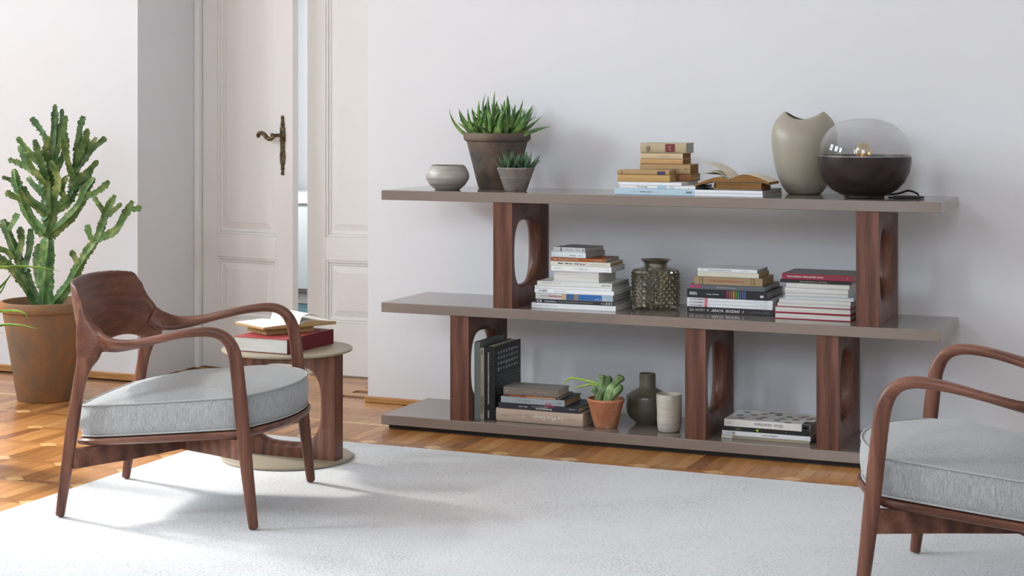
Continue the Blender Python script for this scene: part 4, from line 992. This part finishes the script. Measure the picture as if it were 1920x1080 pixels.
# small grey pot with haworthia
ph = empty('potted_haworthia', (.515, -.385, ZT)); tag(ph, 'dark striped haworthia in the small grey pot before the large one', 'potted plant')
pot('pot', ph, .045, .0745, .093, .004, .012, 'clay_grey', wall=.006); lathe('soil', [(0, 0), (.060, 0), (.056, .008), (0, .012)], 'soil', ph, 28).location = (0, 0, .066)
HM = [leaf_mesh('leaf', .098, .0095, .0060, d, .1, 'haworthia_green', tw=.0004, seg=14) for d in (.25, .45, .05)]
rosette(ph, HM, 24, (-.018, -.012, .075), .012, .25, 1.35, .95, .8)
rosette(ph, HM, 20, (.034, .008, .075), .010, .25, 1.35, .9, .75, 1.0)
# tall taupe vase with a dipped mouth
plain('vase_taupe', '9d9585', .38, Specular_IOR_Level=.45)
bm = bmesh.new(); seg = 64; prof = [(.058, 0), (.066, .004), (.086, .032), (.103, .075), (.115, .125), (.122, .175), (.1245, .215), (.121, .250), (.107, .282), (.088, .303), (.074, .314)]
rings = []
def vpt(r, z, a, inner=0):
    u = z / .314; x = r * math.cos(a); y = r * math.sin(a) * (1 - .12 * u)
    dz = (.5 * (math.cos(a) ** 2) - .5) * .055 * max(0, (u - .55) / .45) ** 2
    return (x * (1 - .03 * math.sin(a)), y, z + dz - .012 * math.cos(a) * math.sin(a) * max(0, (u - .55) / .45) ** 2)
for r, z in prof: rings.append([bm.verts.new(vpt(r, z, 2 * math.pi * k / seg)) for k in range(seg)])
for r, z in [(r - .006, z - .002) for r, z in prof[::-1][:-1]]: rings.append([bm.verts.new(vpt(max(r, .01), max(z, .006), 2 * math.pi * k / seg)) for k in range(seg)])
for a, b in zip(rings, rings[1:]):
    for k in range(seg): bm.faces.new((a[k], a[(k + 1) % seg], b[(k + 1) % seg], b[k]))
bm.faces.new(rings[0][::-1]); bm.faces.new(rings[-1])
o = mesh_obj('vase', bm, 'vase_taupe', autosmooth=50); o.location = (1.619, -.172, ZT); o.rotation_euler = (0, 0, .30)
tag(o, 'tall taupe ceramic vase with dipped mouth behind the glass lamp', 'vase')
# glass dome lamp
wood('lamp_wood', 0, '160f0f', '2c1e1f', '40302f', .36)
lm = empty('table_lamp', (1.882, -.357, ZT)); tag(lm, 'dark wooden bowl lamp with smoked glass dome and bulb', 'lamp')
lathe('bowl_base', [(0, 0), (.070, 0), (.073, .003), (.073, .009), (.086, .012), (.118, .030), (.146, .060), (.162, .095), (.168, .130), (.168, .151), (.160, .151), (.158, .140), (.150, .128), (0, .126)], 'lamp_wood', lm, 80, 35)
t = NT('dome_glass')                                   # clear at the foot, misted towards the crown
tc = t.new('ShaderNodeTexCoord'); sp = t.new('ShaderNodeSeparateXYZ'); t.link(tc.outputs['Object'], sp.inputs[0])
mr = t.new('ShaderNodeMapRange'); mr.inputs[1].default_value = .02; mr.inputs[2].default_value = .115; mr.inputs[3].default_value = .0; mr.inputs[4].default_value = .32; t.link(sp.outputs['Z'], mr.inputs[0])
tr = t.new('ShaderNodeBsdfTransparent'); tr.inputs[0].default_value = (.97, .97, .98, 1); df = t.new('ShaderNodeBsdfDiffuse'); df.inputs[0].default_value = lin('f4f4f6'); tl = t.new('ShaderNodeBsdfTranslucent'); tl.inputs[0].default_value = lin('f4f4f6')
m1 = t.new('ShaderNodeMixShader'); t.link(df.outputs[0], m1.inputs[1]); t.link(tl.outputs[0], m1.inputs[2]); m1.inputs[0].default_value = .6
m2 = t.new('ShaderNodeMixShader'); t.link(mr.outputs[0], m2.inputs[0]); t.link(tr.outputs[0], m2.inputs[1]); t.link(m1.outputs[0], m2.inputs[2])
gl = t.new('ShaderNodeBsdfGlossy'); gl.inputs['Roughness'].default_value = .03; lw = t.new('ShaderNodeLayerWeight'); lw.inputs[0].default_value = .5; pw = t.new('ShaderNodeMath', operation='POWER'); pw.inputs[1].default_value = 4.0; t.link(lw.outputs['Facing'], pw.inputs[0])
fr = t.new('ShaderNodeMath', operation='MULTIPLY_ADD'); fr.inputs[1].default_value = .45; fr.inputs[2].default_value = .05; t.link(pw.outputs[0], fr.inputs[0])
m3 = t.new('ShaderNodeMixShader'); t.link(fr.outputs[0], m3.inputs[0]); t.link(m2.outputs[0], m3.inputs[1]); t.link(gl.outputs[0], m3.inputs[2]); t.link(m3.outputs[0], t.n['Material Output'].inputs[0]); MATS['dome_glass'] = t.m
pr = []
for k in range(17):
    a = math.pi / 2 * k / 16; pr.append((.164 * abs(math.cos(a)) ** .80, .139 * math.sin(a) ** .92))
pr[-1] = (0, .139)
dm = lathe('glass_dome', pr, 'dome_glass', lm, 80, 80, close_bot=False); dm.location = (0, 0, .1515); dm['label'] = 'glass dome misted towards its crown'
plain('ring_metal', '8a8782', .25, Metallic=.8)
lathe('dome_ring', [(.158, .1512), (.166, .1512), (.166, .156), (.158, .156), (.158, .1512)], 'ring_metal', lm, 80, 30, close_bot=False)
t = NT('bulb_glass'); tr = t.new('ShaderNodeBsdfTransparent'); tr.inputs[0].default_value = (.97, .86, .66, 1); gl = t.new('ShaderNodeBsdfGlossy'); gl.inputs['Roughness'].default_value = .03; gl.inputs[0].default_value = (1, .9, .75, 1); lw = t.new('ShaderNodeLayerWeight'); lw.inputs[0].default_value = .35
m = t.new('ShaderNodeMixShader'); t.link(lw.outputs['Facing'], m.inputs[0]); t.link(tr.outputs[0], m.inputs[1]); t.link(gl.outputs[0], m.inputs[2]); t.link(m.outputs[0], t.n['Material Output'].inputs[0]); MATS['bulb_glass'] = t.m
bl = lathe('bulb', [(0, .055), (.016, .052), (.026, .042), (.031, .028), (.030, .012), (.022, -.008), (.014, -.020)], 'bulb_glass', lm, 32, 60, close_bot=False); bl.location = (-.004, 0, .150)
plain('bulb_amber', 'b98a4a', .35, Metallic=.4)
lathe('socket', [(0, 0), (.015, 0), (.015, .012), (.011, .020), (.011, .034), (0, .036)], 'bulb_amber', lm, 24, 35).location = (-.004, 0, .128)
plain('cable_black', '17161a', .5)
bm = bmesh.new()
add_tube(bm, catmull([(.060, .040, .010), (.110, .060, .014), (.150, .052, .026), (.186, .030, .016), (.190, -.008, .0045), (.150, -.022, .0045), (.110, -.010, .0045), (.108, .025, .0045), (.150, .050, .0045), (.200, .035, .0045), (.206, .010, .0045), (.170, -.030, .0045), (.125, -.045, .0045), (.095, -.040, .0045)], 6), .0038, 8)
mesh_obj('cable', bm, 'cable_black', lm, smooth=True)
# ribbed olive glass vase
t = NT('olive_glass'); tr = t.new('ShaderNodeBsdfTransparent'); tr.inputs[0].default_value = (.66, .64, .56, 1); gl = t.new('ShaderNodeBsdfGlossy'); gl.inputs['Roughness'].default_value = .06; gl.inputs[0].default_value = (.95, .93, .86, 1)
fr = t.new('ShaderNodeFresnel'); fr.inputs[0].default_value = 1.9; df = t.new('ShaderNodeBsdfDiffuse'); df.inputs[0].default_value = lin('6f6a60')
m0 = t.new('ShaderNodeMixShader'); m0.inputs[0].default_value = .22; t.link(tr.outputs[0], m0.inputs[1]); t.link(df.outputs[0], m0.inputs[2])
fa = t.new('ShaderNodeMath', operation='MULTIPLY_ADD'); fa.inputs[1].default_value = .75; fa.inputs[2].default_value = .12; t.link(fr.outputs[0], fa.inputs[0])
m = t.new('ShaderNodeMixShader'); t.link(fa.outputs[0], m.inputs[0]); t.link(m0.outputs[0], m.inputs[1]); t.link(gl.outputs[0], m.inputs[2]); t.link(m.outputs[0], t.n['Material Output'].inputs[0]); MATS['olive_glass'] = t.m
gv = empty('glass_vase', (1.064, -.29, Z)); gv.rotation_euler = (0, 0, R(32)); tag(gv, 'dark olive glass vase with diamond studs between the book piles', 'vase')
bm = bmesh.new(); NA, NR = 24, 6; seg = NA * 4; nz = NR * 4
def vbody(u):
    if u < .08: return .070 + (.086 - .070) * math.sin(u / .08 * math.pi / 2)
    if u > .86: return .046 + (.088 - .046) * math.cos((u - .86) / .14 * math.pi / 2) ** .7
    return .086 + .002 * (u - .08)
rings = []
for i in range(nz + 1):
    u = i / nz; r = vbody(u); row = []
    for k in range(seg):
        a = 2 * math.pi * k / seg; c, s = math.cos(a), math.sin(a); sq = (abs(c) ** 4 + abs(s) ** 4) ** -.25
        sq = 1 + (sq - 1) * .62 * (1 - max(0, (u - .8) / .2))
        pa_ = (k / 4 + (.5 if True else 0)) ; ii = i / 4
        fx_, fz_ = pa_ % 1 - .5, ii % 1 - .5
        d = max(0, .5 - (abs(fx_) + abs(fz_))) * 2; d2 = max(0, .5 - (abs(abs(fx_) - .5) + abs(abs(fz_) - .5))) * 2
        bump_ = .0105 * max(d, d2) * (1 if .04 < u < .93 else 0)
        rr = r * sq * .955 + bump_; row.append(bm.verts.new((rr * c, rr * s, .161 * u)))
    rings.append(row)
for a, b in zip(rings, rings[1:]):
    for k in range(seg): bm.faces.new((a[k], a[(k + 1) % seg], b[(k + 1) % seg], b[k]))
bm.faces.new(rings[0][::-1])
mesh_obj('body', bm, 'olive_glass', gv)
lathe('neck', [(.0455, .1605), (.0445, .172), (.047, .178), (.059, .188), (.060, .190), (.056, .190), (.043, .178), (.041, .170), (.042, .1605)], 'olive_glass', gv, 48, 50, close_bot=False)
# terracotta cactus
tc_ = empty('potted_cactus', (.910, -.437, ZB[0] + .0004)); tag(tc_, 'stubby cactus with trailing green shoots in a small terracotta pot', 'potted plant')
pot('pot', tc_, .046, .0725, .111, .005, .014, 'terracotta', wall=.006); lathe('soil', [(0, 0), (.058, 0), (.054, .006), (0, .009)], 'soil', tc_, 28).location = (0, 0, .080)
def lobe(parent, pts, rads, mat='cactus_green', ribs=5, depth=.10, nm='stem'):
    P = catmull(pts, 7); n = len(P); rr = [q.x * (1.08 if nm == 'stem' else 1.0) for q in catmull([(r, 0, 0) for r in rads], 7)]
    bm = bmesh.new(); S = ribs * 4; rings = []; up = Vector((0, 1, 0))
    for i, q in enumerate(P):
        T = (P[min(i + 1, n - 1)] - P[max(i - 1, 0)]).normalized(); up = (up - T * up.dot(T)).normalized(); sd_ = T.cross(up)
        rings.append([bm.verts.new(q + (up * math.cos(2 * math.pi * k / S) + sd_ * math.sin(2 * math.pi * k / S)) * max(rr[i], .0005) * (1 + depth * math.cos(ribs * 2 * math.pi * k / S))) for k in range(S)])
    for a, b in zip(rings, rings[1:]):
        for k in range(S): bm.faces.new((a[k], a[(k + 1) % S], b[(k + 1) % S], b[k]))
    bm.faces.new(rings[0][::-1]); bm.faces.new(rings[-1]); return mesh_obj(nm, bm, mat, parent, smooth=True)
CZ0 = .085
lobe(tc_, [(-.028, -.008, CZ0), (-.020, -.008, CZ0 + .035), (-.006, -.006, CZ0 + .062), (.004, -.005, CZ0 + .075)], [.0150, .0165, .0150, .006])
lobe(tc_, [(-.012, -.010, CZ0 + .040), (-.016, -.010, CZ0 + .075), (-.012, -.010, CZ0 + .095), (-.011, -.010, CZ0 + .112), (-.011, -.010, CZ0 + .117)], [.010, .0125, .0115, .0120, .002])
lobe(tc_, [(-.030, -.012, CZ0 + .040), (-.038, -.018, CZ0 + .052), (-.043, -.022, CZ0 + .064), (-.044, -.023, CZ0 + .068)], [.008, .0105, .0110, .003])
lobe(tc_, [(-.001, .004, CZ0 + .050), (.004, .005, CZ0 + .075), (.010, .006, CZ0 + .100), (.012, .006, CZ0 + .112)], [.006, .012, .013, .003])
lobe(tc_, [(.010, -.010, CZ0), (.016, -.010, CZ0 + .035), (.028, -.010, CZ0 + .065), (.038, -.010, CZ0 + .082), (.042, -.010, CZ0 + .088)], [.0160, .0195, .0190, .0120, .004])
lobe(tc_, [(.036, -.012, CZ0 + .076), (.052, -.012, CZ0 + .098), (.064, -.012, CZ0 + .110), (.068, -.012, CZ0 + .116), (.069, -.012, CZ0 + .118)], [.008, .0120, .0150, .0105, .002])
lobe(tc_, [(.026, -.014, CZ0 + .030), (.044, -.016, CZ0 + .050), (.060, -.018, CZ0 + .068), (.066, -.018, CZ0 + .080), (.068, -.018, CZ0 + .085)], [.010, .0125, .0130, .0105, .002])
lobe(tc_, [(-.004, .012, CZ0 + .02), (.006, .012, CZ0 + .045), (.014, .010, CZ0 + .062)], [.010, .013, .004])
for pts in ([(-.010, -.004, CZ0 + .070), (-.04, -.012, CZ0 + .084), (-.085, -.015, CZ0 + .092), (-.125, -.013, CZ0 + .096), (-.150, -.012, CZ0 + .090), (-.166, -.012, CZ0 + .074)], [(-.012, -.006, CZ0 + .066), (-.05, -.020, CZ0 + .078), (-.085, -.026, CZ0 + .070), (-.118, -.03, CZ0 + .062)]):
    lobe(tc_, pts, [.0040] * (len(pts) - 1) + [.0022], 'tendril_green', 6, .12, 'shoot')
# bottle vase and cup
varied('glaze_olive', '48443a', '70695a', 5, .22, .05, 30, (1, 1, 3)); varied('glaze_cream', 'a59e92', 'c8c1b3', 5, .35, .25, 14, (1, 1, 9), .003)
o = lathe('bottle_vase', [(0, 0), (.044, 0), (.048, .004), (.052, .010), (.070, .024), (.080, .044), (.083, .062), (.083, .104), (.081, .110), (.060, .125), (.036, .138), (.0325, .140), (.0322, .188), (.0318, .193), (.0295, .195), (.0275, .193), (.0275, .145), (.045, .125), (.070, .108), (.072, .06), (.05, .02), (0, .012)], 'glaze_olive', None, 64, 28)
o.location = (1.034, -.30, ZB[0] + .0004); tag(o, 'dark olive bottle vase with straight neck behind the cream cup', 'vase')
bm = bmesh.new(); pr = [(0, 0), (.036, 0), (.041, .004), (.0445, .020), (.0460, .045), (.0470, .075), (.0478, .110), (.0485, .138), (.0475, .1425), (.0455, .142), (.0445, .135), (.0435, .08), (.040, .02), (0, .012)]
rr_ = add_lathe(bm, pr, 48)
for i, row in enumerate(rr_):
    for v in row:
        a = math.atan2(v.co.y, v.co.x); z = v.co.z; k = 1 + .018 * math.sin(2 * a + z * 20) + (-.05 * math.exp(-((a + 2.6) / .5) ** 2 - ((z - .07) / .025) ** 2)); v.co.x *= k; v.co.y *= k
o = mesh_obj('cup', bm, 'glaze_cream', autosmooth=50); o.location = (1.1605, -.427, ZB[0] + .0004); tag(o, 'cream handmade ceramic cup beside the dark olive vase', 'cup')

# ------------------------------------------------------------------ big euphorbia in its pot
eu = empty('potted_euphorbia', (-1.676, -.514, .0005)); eu.rotation_euler = (0, 0, .42)
tag(eu, 'tall branching euphorbia in a large weathered terracotta pot on the floor', 'potted plant')
pot('pot', eu, .122, .196, .436, .012, .045, 'terracotta_old', 72, .014)
SOILZ = .395
lathe('soil', [(0, 0), (.172, 0), (.168, .006), (0, .012)], 'soil', eu, 40).location = (0, 0, SOILZ - .012)
bm = bmesh.new()
for k in range(260):
    a = rnd.uniform(0, 6.283); r = .165 * math.sqrt(rnd.random()); sc = rnd.uniform(.005, .010)
    bmesh.ops.create_icosphere(bm, subdivisions=1, radius=sc, matrix=Matrix.Translation((r * math.cos(a), r * math.sin(a), SOILZ + .002)) @ Euler((rnd.random() * 3, rnd.random() * 3, 0)).to_matrix().to_4x4() @ Matrix.Scale(.65, 4, (0, 0, 1)))
tag(mesh_obj('gravel', bm, 'gravel_stone', eu, smooth=True), kind='stuff')
def spiny(pts, r0, r1, nm, ribs=4, tooth=.0085):
    r0 *= 1.3; r1 *= 1.35
    P0 = catmull(pts, 10); L = [0]
    for a, b in zip(P0, P0[1:]): L.append(L[-1] + (b - a).length)
    step = .0062; n = max(6, int(L[-1] / step)); P = []
    for i in range(n + 1):
        d = L[-1] * i / n; j = max(0, min(len(L) - 2, next((q for q in range(len(L) - 1) if L[q + 1] >= d), len(L) - 2))); w_ = (d - L[j]) / max(1e-6, L[j + 1] - L[j]); P.append(P0[j].lerp(P0[j + 1], w_))
    bm = bmesh.new(); rings = []; up = Vector((.3, 1, .1)).normalized(); ph_ = rnd.random() * 6
    for i, q in enumerate(P):
        T = (P[min(i + 1, n)] - P[max(i - 1, 0)]).normalized(); up = (up - T * up.dot(T)).normalized(); sd_ = T.cross(up)
        u = i / n; r = r0 + (r1 - r0) * u
        if u > .93: r *= .55 + .45 * (1 - (u - .93) / .07)
        tw = u * L[-1] * 2.2
        tri = abs(((i / 4.6 + .25 * math.sin(i * 1.7 + ph_) + ph_) % 1) * 2 - 1)
        row = []
        for k in range(ribs * 4):
            a = 2 * math.pi * k / (ribs * 4) + tw; m = k % 4
            f_ = (.92 + tooth * 1.15 / r * (tri ** 2.2)) if m == 0 else (.56 if m in (1, 3) else .44)
            row.append(bm.verts.new(q + (up * math.cos(a) + sd_ * math.sin(a)) * r * f_))
        rings.append(row)
    S = ribs * 4
    for a, b in zip(rings, rings[1:]):
        for k in range(S): bm.faces.new((a[k], a[(k + 1) % S], b[(k + 1) % S], b[k]))
    bm.faces.new(rings[0][::-1]); bm.faces.new(rings[-1])
    return mesh_obj(nm, bm, 'euphorbia_green', eu, autosmooth=50)
EX = lambda X, Y, d=0.0: ((X - 288) * .000701, d, SOILZ + (1325 - Y) * .000701)
EB = [  # (points in the plant's own across/up grid, depth drift, base radius, tip radius)
    ([(290, 1335), (295, 1080), (300, 860)], 0, .026, .024, 'stem'),
    ([(300, 870), (330, 700), (320, 560), (330, 420), (345, 200), (350, 30)], .0, .022, .012, 'branch'),
    ([(320, 850), (430, 760), (520, 650), (560, 560), (610, 490)], -.05, .020, .012, 'branch'),
    ([(280, 850), (180, 730), (110, 570), (75, 440)], .04, .019, .012, 'branch'),
    ([(310, 725), (200, 630), (150, 545)], -.06, .017, .012, 'branch'),
    ([(345, 700), (440, 620), (460, 500), (490, 200)], .06, .018, .011, 'branch'),
    ([(320, 580), (290, 450), (240, 250)], -.06, .016, .011, 'branch'),
    ([(335, 330), (270, 210), (190, 115)], .03, .012, .009, 'branch'),
    ([(345, 390), (400, 240), (430, 100)], (0, -.03), .013, .009, 'branch'),
    ([(475, 330), (490, 200), (515, 105)], (.045, .05), .012, .009, 'branch'),
    ([(465, 430), (530, 280), (565, 185)], (.03, -.03), .013, .010, 'branch'),
    ([(468, 460), (560, 330), (655, 240)], (.03, .05), .013, .009, 'branch'),
    ([(458, 540), (560, 450), (625, 385)], (.025, -.02), .014, .010, 'branch'),
    ([(325, 500), (180, 430), (110, 290)], .05, .015, .011, 'branch'),
    ([(160, 425), (110, 400), (40, 380)], (.03, .04), .010, .008, 'branch'),
    ([(262, 400), (170, 290), (130, 235)], (-.03, -.05), .012, .009, 'branch'),
    ([(535, 615), (640, 570), (705, 510)], (-.037, -.05), .012, .009, 'branch'),
    ([(520, 655), (522, 590), (530, 540)], (-.025, 0), .011, .008, 'branch'),
    ([(135, 630), (90, 610), (42, 580)], (.022, -.01), .012, .009, 'branch'),
    ([(96, 525), (50, 505), (0, 490)], (.033, .04), .009, .007, 'branch'),
    ([(285, 590), (220, 545), (170, 490)], .03, .014, .010, 'branch'),
    ([(462, 500), (430, 360), (425, 230)], (.03, -.06), .013, .010, 'branch'),
    ([(530, 365), (570, 290), (605, 240)], (.04, .02), .011, .008, 'branch'),
    ([(335, 500), (400, 320), (372, 150)], (0, .08), .014, .010, 'branch'),
    ([(270, 560), (255, 470), (262, 390)], .08, .013, .010, 'branch'),
    ([(300, 760), (270, 690), (280, 590)], .07, .016, .012, 'branch'),
    ([(425, 640), (390, 560), (430, 480)], (.015, -.02), .014, .011, 'branch'),
    ([(440, 630), (480, 560), (520, 500)], (.015, .06), .013, .010, 'branch'),
    ([(320, 1325), (430, 1180), (500, 1060), (560, 960), (630, 860), (665, 760), (690, 690), (745, 600)], -.06, .018, .013, 'branch'),
    ([(622, 880), (740, 820), (800, 720), (850, 635)], (-.037, -.05), .015, .012, 'branch'),
    ([(686, 705), (650, 660), (615, 605)], (-.05, -.07), .011, .009, 'branch'),
    ([(605, 890), (580, 840), (568, 785)], (-.036, -.04), .012, .010, 'branch'),
    ([(512, 1040), (485, 985), (466, 945)], (-.024, -.04), .011, .009, 'branch'),
    ([(828, 678), (870, 685), (912, 672)], (-.049, -.06), .009, .008, 'branch'),
    ([(674, 740), (740, 690), (785, 650)], (-.048, -.06), .010, .009, 'branch'),
    ([(250, 1320), (130, 1040), (50, 860), (8, 760)], .03, .019, .014, 'branch'),
    ([(150, 1090), (180, 960), (180, 820)], .05, .014, .011, 'branch'),
    ([(115, 1000), (145, 900), (138, 800)], -.02, .014, .011, 'branch'),
    ([(55, 830), (80, 780), (100, 725)], .04, .011, .009, 'branch'),
    ([(90, 1000), (50, 950), (0, 930), (-40, 880)], -.04, .013, .011, 'branch'),
    ([(330, 420), (300, 330), (330, 230)], (0, -.07), .012, .009, 'branch'),
    ([(345, 260), (385, 170), (380, 60)], (0, .04), .011, .008, 'branch'),
    ([(470, 380), (520, 320), (525, 230)], (.04, .08), .011, .008, 'branch'),
    ([(300, 520), (225, 420), (205, 330)], (-.04, -.09), .012, .009, 'branch'),
    ([(350, 620), (385, 500), (350, 380)], (0, -.08), .015, .011, 'branch'),
    ([(455, 560), (515, 520), (560, 440)], (.02, .07), .012, .009, 'branch'),
    ([(265, 1180), (225, 1060), (230, 915)], .05, .014, .011, 'branch'),
    ([(230, 1280), (110, 1090), (20, 1010), (-50, 960)], -.05, .017, .013, 'branch'),
]
for pts, dd, ra, rb_, nm in EB:
    m = len(pts) - 1; d0, d1 = dd if isinstance(dd, tuple) else (0.0, dd); spiny([EX(X, Y, d0 + (d1 - d0) * (i / m)) for i, (X, Y) in enumerate(pts)], ra, rb_, nm, 4 if ra > .016 else 3)
# aloe reaching in from beyond the picture edge
al = empty('floor_aloe', (-1.08, -1.79, .0005)); al.rotation_euler = (0, 0, .42)
tag(al, 'toothed aloe leaves reaching in at the picture edge before the terracotta pot', 'potted plant')
AXX = -.02
pot('pot', al, .080, .122, .430, .010, .03, 'clay_grey', 48, .010); lathe('soil', [(0, 0), (.100, 0), (.096, .008), (0, .012)], 'soil', al, 32).location = (0, 0, .372)
def freeleaf(pts, w):
    P = catmull(pts, 7); n = len(P) - 1; bm = bmesh.new(); rows = []
    for i, q in enumerate(P):
        u = i / n; T = (P[min(i + 1, n)] - P[max(i - 1, 0)]).normalized(); B = Vector((0, 1, 0)); B = (B - T * B.dot(T)).normalized(); Nn = B.cross(T)
        if Nn.z < 0: Nn = -Nn
        ww = w * (1 - u ** 1.7) ** .9 + .0005; hh = w * .5 * (1 - u ** 1.5) + .0004; tt = .0016 * (i % 2) * (1 - u)
        rows.append([bm.verts.new(v) for v in (q + B * (ww + tt) + Nn * ww * .35, q, q - B * (ww + tt) + Nn * ww * .35, q - B * ww * .55 - Nn * hh, q - Nn * hh * 1.2, q + B * ww * .55 - Nn * hh)])
    for a, b in zip(rows, rows[1:]):
        for k in range(6): bm.faces.new((a[k], a[(k + 1) % 6], b[(k + 1) % 6], b[k]))
    bm.faces.new(rows[0][::-1]); bm.faces.new(rows[-1]); mesh_obj('leaf', bm, 'aloe_fresh', al, autosmooth=60)

rootz = .385
for pts, w, y_ in (([(.01, rootz), (.03, .58), (.087, .692), (.183, .714), (.279, .712), (.364, .697)], .016, 0.0),
    ([(.02, rootz), (.05, .49), (.106, .545), (.193, .557), (.237, .549), (.252, .533)], .013, -.03), ([(.03, rootz), (.06, .46), (.144, .503), (.221, .508), (.295, .495)], .014, -.05),
    ([(.01, rootz), (.05, .54), (.125, .622), (.164, .666), (.183, .699)], .013, .04), ([(.0, rootz), (.04, .52), (.106, .589), (.144, .622), (.171, .676)], .012, .02),
    ([(.03, rootz), (.07, .45), (.106, .476), (.179, .485)], .010, -.08), ([(0, rootz), (.03, .58), (.106, .695), (.154, .724), (.179, .741)], .012, .06),
    ([(-.02, rootz), (-.08, .58), (-.2, .66), (-.34, .62)], .015, 0), ([(-.02, rootz), (-.05, .60), (-.13, .75), (-.20, .84)], .015, .03), ([(0, rootz), (-.01, .62), (-.03, .78), (-.06, .92)], .014, -.02), ([(-.03, rootz), (-.12, .50), (-.25, .53), (-.33, .47)], .013, -.05), ([(-.02, rootz), (-.10, .52), (-.18, .60), (-.27, .72)], .013, .07)):
    n_ = len(pts) - 1; freeleaf([(x, y_ * i / n_, z) for i, (x, z) in enumerate(pts)], w)
